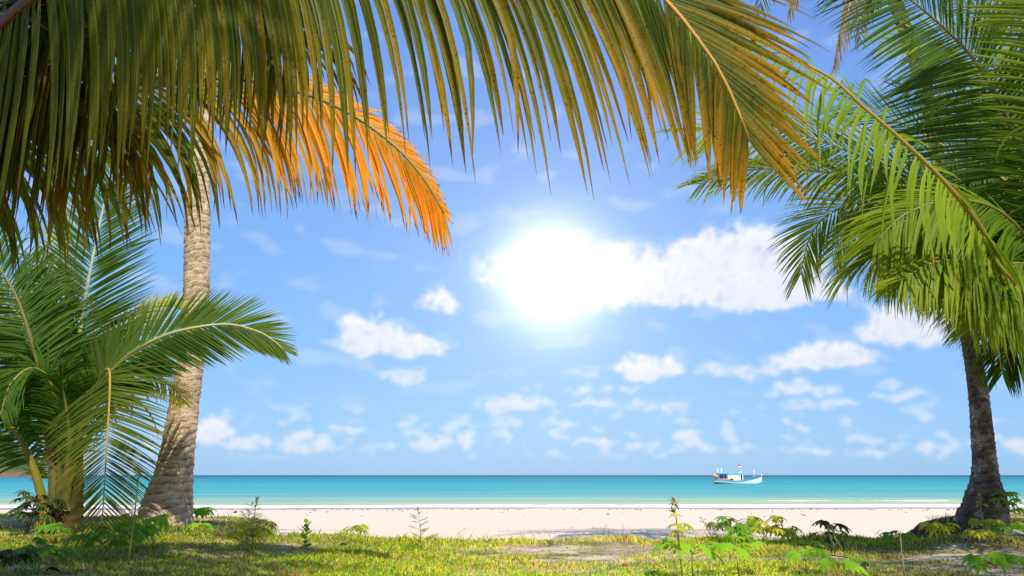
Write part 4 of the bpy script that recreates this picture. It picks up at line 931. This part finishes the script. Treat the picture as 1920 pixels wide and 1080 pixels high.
    mx = t.new('ShaderNodeMixShader'); mx.inputs[0].default_value = .45; t.l.new(bs.outputs[0], mx.inputs[1]); t.l.new(tr.outputs[0], mx.inputs[2]); t.l.new(mx.outputs[0], out.inputs[0])
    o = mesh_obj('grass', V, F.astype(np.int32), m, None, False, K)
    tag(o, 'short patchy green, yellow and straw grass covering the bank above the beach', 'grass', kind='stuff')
    # taller wisps and seed stems along the rim
    mb = MB(); r = np.random.default_rng(4)
    for i in range(420):
        xx = r.uniform(-5.2, 7.5); yy = float(edge(xx)) - abs(r.normal(0, .35)) + .05; zz = float(zt(xx, yy)); h = r.uniform(.06, .17) * (1.2 if abs(xx - 1) < 1.7 else .85); a_ = r.uniform(0, 6.28); l = r.uniform(.1, .8) * h
        mb.tube([(xx, yy, zz - .01), (xx + math.cos(a_) * l * .3, yy + math.sin(a_) * l * .3, zz + h * .6), (xx + math.cos(a_) * l, yy + math.sin(a_) * l, zz + h * r.uniform(.85, 1.))], [.0022, .0018, .0035 if i % 3 == 0 else .001], 3)
    o = mb.build('grass_wisps', simple_mat('straw_wisps', (.36, .33, .10), .7, .2, .5, 3)); tag(o, 'thin taller grass wisps and seed stems along the edge of the bank', 'grass', kind='stuff')
grass()

def scatter(name, label, pts, size, colr, seed, kind_='stuff'):
    mb = MB(); r = np.random.default_rng(seed)
    for x, y in pts:
        z = float(zt(x, y)); k = size * r.uniform(.4, 1.5) * (1 + 0 * y); a = r.uniform(0, 3.14); el_ = r.uniform(.4, 1)
        q = [np.array([math.cos(a + b_) * k, math.sin(a + b_) * k * el_, 0]) for b_ in (0, 1.2, 2.3, 3.3, 4.4, 5.4)]
        V = [(x + v[0], y + v[1], z + .004 + r.uniform(0, .4) * k) for v in q] + [(x, y, z + k * r.uniform(.4, .8)), (x, y, z - k * .3)]
        mb.add(V, [(i, (i + 1) % 6, 6) for i in range(6)] + [((i + 1) % 6, i, 7) for i in range(6)])
    o = mb.build(name, simple_mat(name + '_mat', colr, .85, .1, .6, 2), None, False); tag(o, label, 'debris', kind=kind_)
r_ = np.random.default_rng(77)
scatter('tide_debris', 'tiny dark bits of weed and shell strewn along the tide line', [(r_.uniform(-32, 36), 45.5 + r_.normal(0, .6) + (r_.random() < .3) * r_.uniform(-14, 0)) for _ in range(260)], .055, (.13, .10, .08), 5)
scatter('leaf_litter', 'small brown and grey flakes of leaf litter scattered through the grass', [(xx, yy) for xx, yy in ((r_.uniform(-6.5, 7), r_.uniform(6, 9.6)) for _ in range(900)) if yy < edge(xx) - .1], .014, (.22, .13, .08), 6)

# ---------------------------------------------------------------- light and sky
SUN_EL, SUN_AZ = 52., 161.      # azimuth clockwise from the view direction (+Y): behind the viewer, a little to the right
sun = bpy.data.lights.new('sun', 'SUN'); so = bpy.data.objects.new('sun', sun); C.objects.link(so)
sun.energy = 5.0; sun.angle = R(.53); sun.color = (1., .93, .82)
sd = Vector((math.sin(R(SUN_AZ)) * math.cos(R(SUN_EL)), math.cos(R(SUN_AZ)) * math.cos(R(SUN_EL)), math.sin(R(SUN_EL))))
so.rotation_euler = sd.to_track_quat('Z', 'Y').to_euler(); so.location = (0, 0, 40)

w = bpy.data.worlds.new('World'); sc.world = w; w.use_nodes = True
t = NT(w.node_tree); t.n.clear()
out = t.new('ShaderNodeOutputWorld'); bg = t.new('ShaderNodeBackground')
sky = t.new('ShaderNodeTexSky', sky_type='NISHITA'); sky.sun_disc = False
sky.sun_elevation = R(SUN_EL); sky.sun_rotation = R(SUN_AZ); sky.air_density = 1.; sky.dust_density = .6; sky.ozone_density = 3.
tc = t.new('ShaderNodeTexCoord').outputs['Generated']
vn = t.new('ShaderNodeVectorMath', operation='NORMALIZE'); t.l.new(tc, vn.inputs[0]); D_ = vn.outputs[0]
sx = t.new('ShaderNodeSeparateXYZ'); t.l.new(D_, sx.inputs[0])
az = t.math('ARCTAN2', sx.outputs[0], sx.outputs[1]); el = t.math('ARCSINE', sx.outputs[2])
def azel(px, py):
    d = ray(px, py); d = d / np.linalg.norm(d); return math.atan2(d[0], d[1]), math.asin(d[2])
tint = t.ramp(t.math('DIVIDE', el, 1.2), [(0., (.29, .53, .84)), (.06, (.26, .53, .92)), (.22, (.20, .46, .92)), (.42, (.165, .36, .86)), (.62, (.13, .27, .75)), (1., (.08, .14, .55))])
S10 = t.mix(1., tint, (10, 10, 10), 'MULTIPLY')
base = t.mix(.82, sky.outputs[0], S10)
# the bright patch of sky where the sun stands in the picture
sdir = ray(1035, 515); sdir = sdir / np.linalg.norm(sdir)
dt = t.new('ShaderNodeVectorMath', operation='DOT_PRODUCT'); t.l.new(D_, dt.inputs[0]); dt.inputs[1].default_value = tuple(sdir)
ang = t.math('ARCCOSINE', t.math('MINIMUM', dt.outputs['Value'], .9999999))
wide = t.math('EXPONENT', t.math('MULTIPLY', t.math('POWER', t.math('DIVIDE', ang, R(8.5)), 1.1), -1.))
core = t.math('EXPONENT', t.math('MULTIPLY', t.math('POWER', t.math('DIVIDE', ang, R(3.1)), 1.7), -1.))
# clouds (px, py, half width, up, down, strength) turned into directions
CL = [(1375, 520, 135, 88, 58, 1.), (1300, 500, 60, 52, 40, .95), (1240, 535, 120, 62, 45, .9), (1450, 555, 110, 40, 28, .9), (1150, 530, 150, 72, 58, .75), (945, 505, 95, 60, 60, .28),
      (688, 632, 52, 42, 22, .75), (738, 652, 100, 28, 22, .8), (640, 640, 45, 14, 12, .5), (826, 572, 40, 36, 24, .55), (756, 708, 50, 22, 14, .65), (500, 712, 50, 14, 12, .25),
      (1218, 695, 60, 30, 20, .75), (1110, 700, 60, 18, 16, .4), (965, 762, 58, 24, 16, .8), (900, 764, 30, 12, 10, .4), (1110, 757, 48, 12, 12, .6), (1000, 725, 40, 10, 10, .3), (1130, 730, 75, 10, 10, .35),
      (1200, 765, 40, 20, 16, .5), (1262, 765, 40, 18, 14, .5), (1345, 695, 36, 20, 16, .6), (1425, 700, 74, 18, 14, .65), (1552, 678, 86, 32, 14, .8), (1505, 735, 66, 16, 8, .7), (1545, 760, 62, 14, 8, .65),
      (1662, 722, 24, 12, 10, .55), (1692, 742, 46, 12, 9, .65), (1712, 610, 80, 38, 42, .75), (860, 728, 24, 9, 9, .35), (770, 778, 30, 8, 8, .35), (395, 812, 34, 26, 22, .9), (452, 832, 46, 20, 16, .75), (565, 812, 13, 14, 24, .7),
      (572, 838, 46, 18, 14, .75), (655, 808, 40, 9, 9, .6), (640, 822, 30, 7, 7, .45), (808, 834, 32, 14, 13, .75), (872, 826, 19, 16, 24, .8), (905, 835, 60, 7, 7, .35), (1112, 830, 44, 8, 8, .75), (1040, 798, 60, 10, 9, .35), (930, 797, 50, 9, 9, .3),
      (1290, 822, 22, 17, 24, .85), (1325, 838, 30, 10, 10, .6), (1240, 848, 50, 9, 8, .4), (1398, 836, 26, 9, 7, .4), (1545, 842, 26, 13, 12, .6), (1500, 832, 20, 7, 7, .35), (1632, 850, 36, 8, 8, .5), (1750, 842, 38, 14, 13, .6), (1690, 838, 16, 9, 8, .4), (1912, 836, 24, 13, 14, .65), (1150, 858, 60, 7, 7, .3), (700, 840, 46, 9, 9, .4), (1460, 850, 40, 8, 8, .35)]
# cloud cover worked out as a table over azimuth and elevation, 28 samples per degree
IW, IH, AZ0, AZ1, EL1 = 2560, 1408, R(-45), R(45), R(49.5)
def spectral(seed, beta, k0, ax=1.):
    r_ = np.random.default_rng(seed); f = np.fft.rfft2(r_.normal(size=(IH, IW)))
    ky = np.fft.fftfreq(IH)[:, None] * IH; kx = np.fft.rfftfreq(IW)[None] * IH; k_ = np.sqrt((ky / ax) ** 2 + kx ** 2)
    f = f * np.where(k_ < k0, 0, (np.maximum(k_, 1) / k0) ** -beta); n_ = np.fft.irfft2(f, s=(IH, IW)); return n_ / n_.std()
def blur(a, sy, sx_):
    f = np.fft.rfft2(a); ky = np.fft.fftfreq(IH)[:, None]; kx = np.fft.rfftfreq(IW)[None]
    return np.fft.irfft2(f * np.exp(-2 * math.pi ** 2 * ((ky * sy) ** 2 + (kx * sx_) ** 2)), s=(IH, IW))
A, E = np.meshgrid(np.linspace(AZ0, AZ1, IW), np.linspace(0, EL1, IH))
wx_ = spectral(3, 1.9, 12) ; wy_ = spectral(4, 1.9, 12); A2 = A + wx_ * .0035; E2 = E + wy_ * .0025
nbig = spectral(1, 2.0, 12); nsml = spectral(2, 2.05, 26, 1.5); bil = -np.abs(spectral(5, 1.95, 20)); bil = (bil - bil.mean()) / bil.std()
def layer(items):
    acc = np.zeros((IH, IW))
    for (px, py, hw, hu, hd, st_) in items:
        a0_, e0_ = azel(px, py); dx = (A2 - a0_) / (hw * 1.42 / FPX); de = E2 - e0_
        dy = np.maximum(de / (hu * 1.3 / FPX), de / (-hd * 1.1 / FPX))
        acc = np.maximum(acc, np.clip(1 - dx * dx - dy * dy, 0, 1) * st_)
    return acc
BG = [c for c in CL if c[2] >= 75 or c[3] > 25 or c[4] > 25]; SM = [c for c in CL if c not in BG]
mB, mS = layer(BG), layer(SM)
dB = np.clip(mB * 2.4, 0, 1) * ss(.08, 1.05, mB * 1.6 + .13 * nbig + .10 * bil + .03 * nsml)
dS = np.clip(mS * 2.2, 0, 1) * ss(.12, 1.15, mS * 1.5 + .10 * nsml + .10 * bil + .06 * nbig)
bandm = ss(R(.6), R(2.2), E) * ss(R(6.2), R(3.4), E); dT = bandm * ss(.5, 3.0, blur(.9 * nsml + .9 * nbig, 1.2, 3.5) * 1.25) * .42
veil = ss(.6, 2.6, blur(nbig, 5, 22) * 2.2 + .25 * nsml) * .16 * ss(R(3), R(8), E)
dn = np.clip(np.maximum(np.maximum(dB * .93, dS * .62), np.maximum(dT, veil)), 0, 1)
up_ = np.roll(blur(dn, 11, 11), -10, 0) - blur(dn, 26, 26) * .55
dn = blur(dn, 2.6, 3.2)
shd = np.clip(.93 - .62 * np.clip(up_, 0, 1) + .05 * bil + .04 * nbig, .40, 1.) * np.ones_like(dn)
img = bpy.data.images.new('cloud_table', IW, IH, alpha=True, float_buffer=True, is_data=True)
img.pixels.foreach_set(np.stack([shd, dn, dn * 0, dn * 0 + 1], -1).astype(np.float32).ravel())
img.update()
cu = t.new('ShaderNodeCombineXYZ'); t.l.new(t.math('DIVIDE', t.math('SUBTRACT', az, AZ0), AZ1 - AZ0), cu.inputs[0]); t.l.new(t.math('DIVIDE', el, EL1), cu.inputs[1])
im = t.new('ShaderNodeTexImage', image=img, interpolation='Linear', extension='REPEAT'); t.l.new(cu.outputs[0], im.inputs[0])
si = t.new('ShaderNodeSeparateColor'); t.l.new(im.outputs['Color'], si.inputs[0])
dens = t.math('MULTIPLY', si.outputs[1], t.math('MULTIPLY', t.sstep(el, 0., .01), t.sstep(el, EL1, EL1 - .1)))
ccol = t.mix(si.outputs[0], (5.0, 5.8, 7.6), (8.6, 8.6, 8.8))
col = t.mix(dens, base, ccol)
cmb = t.new('ShaderNodeCombineXYZ')
for i, (a_, b_) in enumerate(((3.1, 15.5), (2.4, 14.5), (1.5, 13))):
    t.l.new(t.math('ADD', t.math('MULTIPLY', wide, a_), t.math('MULTIPLY', core, b_)), cmb.inputs[i])
col = t.mix(1., col, cmb.outputs[0], 'ADD')
t.l.new(col, bg.inputs['Color']); bg.inputs['Strength'].default_value = .1
t.l.new(bg.outputs[0], out.inputs[0])

sc.view_settings.view_transform = 'Standard'; sc.view_settings.look = 'None'; sc.view_settings.gamma = 1.; sc.view_settings.exposure = .2
sc.render.engine = 'CYCLES'
sc.cycles.max_bounces = 6; sc.cycles.diffuse_bounces = 3; sc.cycles.transmission_bounces = 4; sc.cycles.glossy_bounces = 2

for o in C.objects:
    if o.parent is None:
        k = o.name.split('.')[0]
        if k == 'coconut_palm': o['group'] = 'coconut palms around the beach'
        elif k == 'lobed_plant': o['group'] = 'lobed plants growing in the grass'
        elif k == 'oval_leaf_seedling': o['group'] = 'oval-leaved seedlings on the grass edge'
        elif k == 'feathery_seedling': o['group'] = 'feathery seedlings on the grass edge'
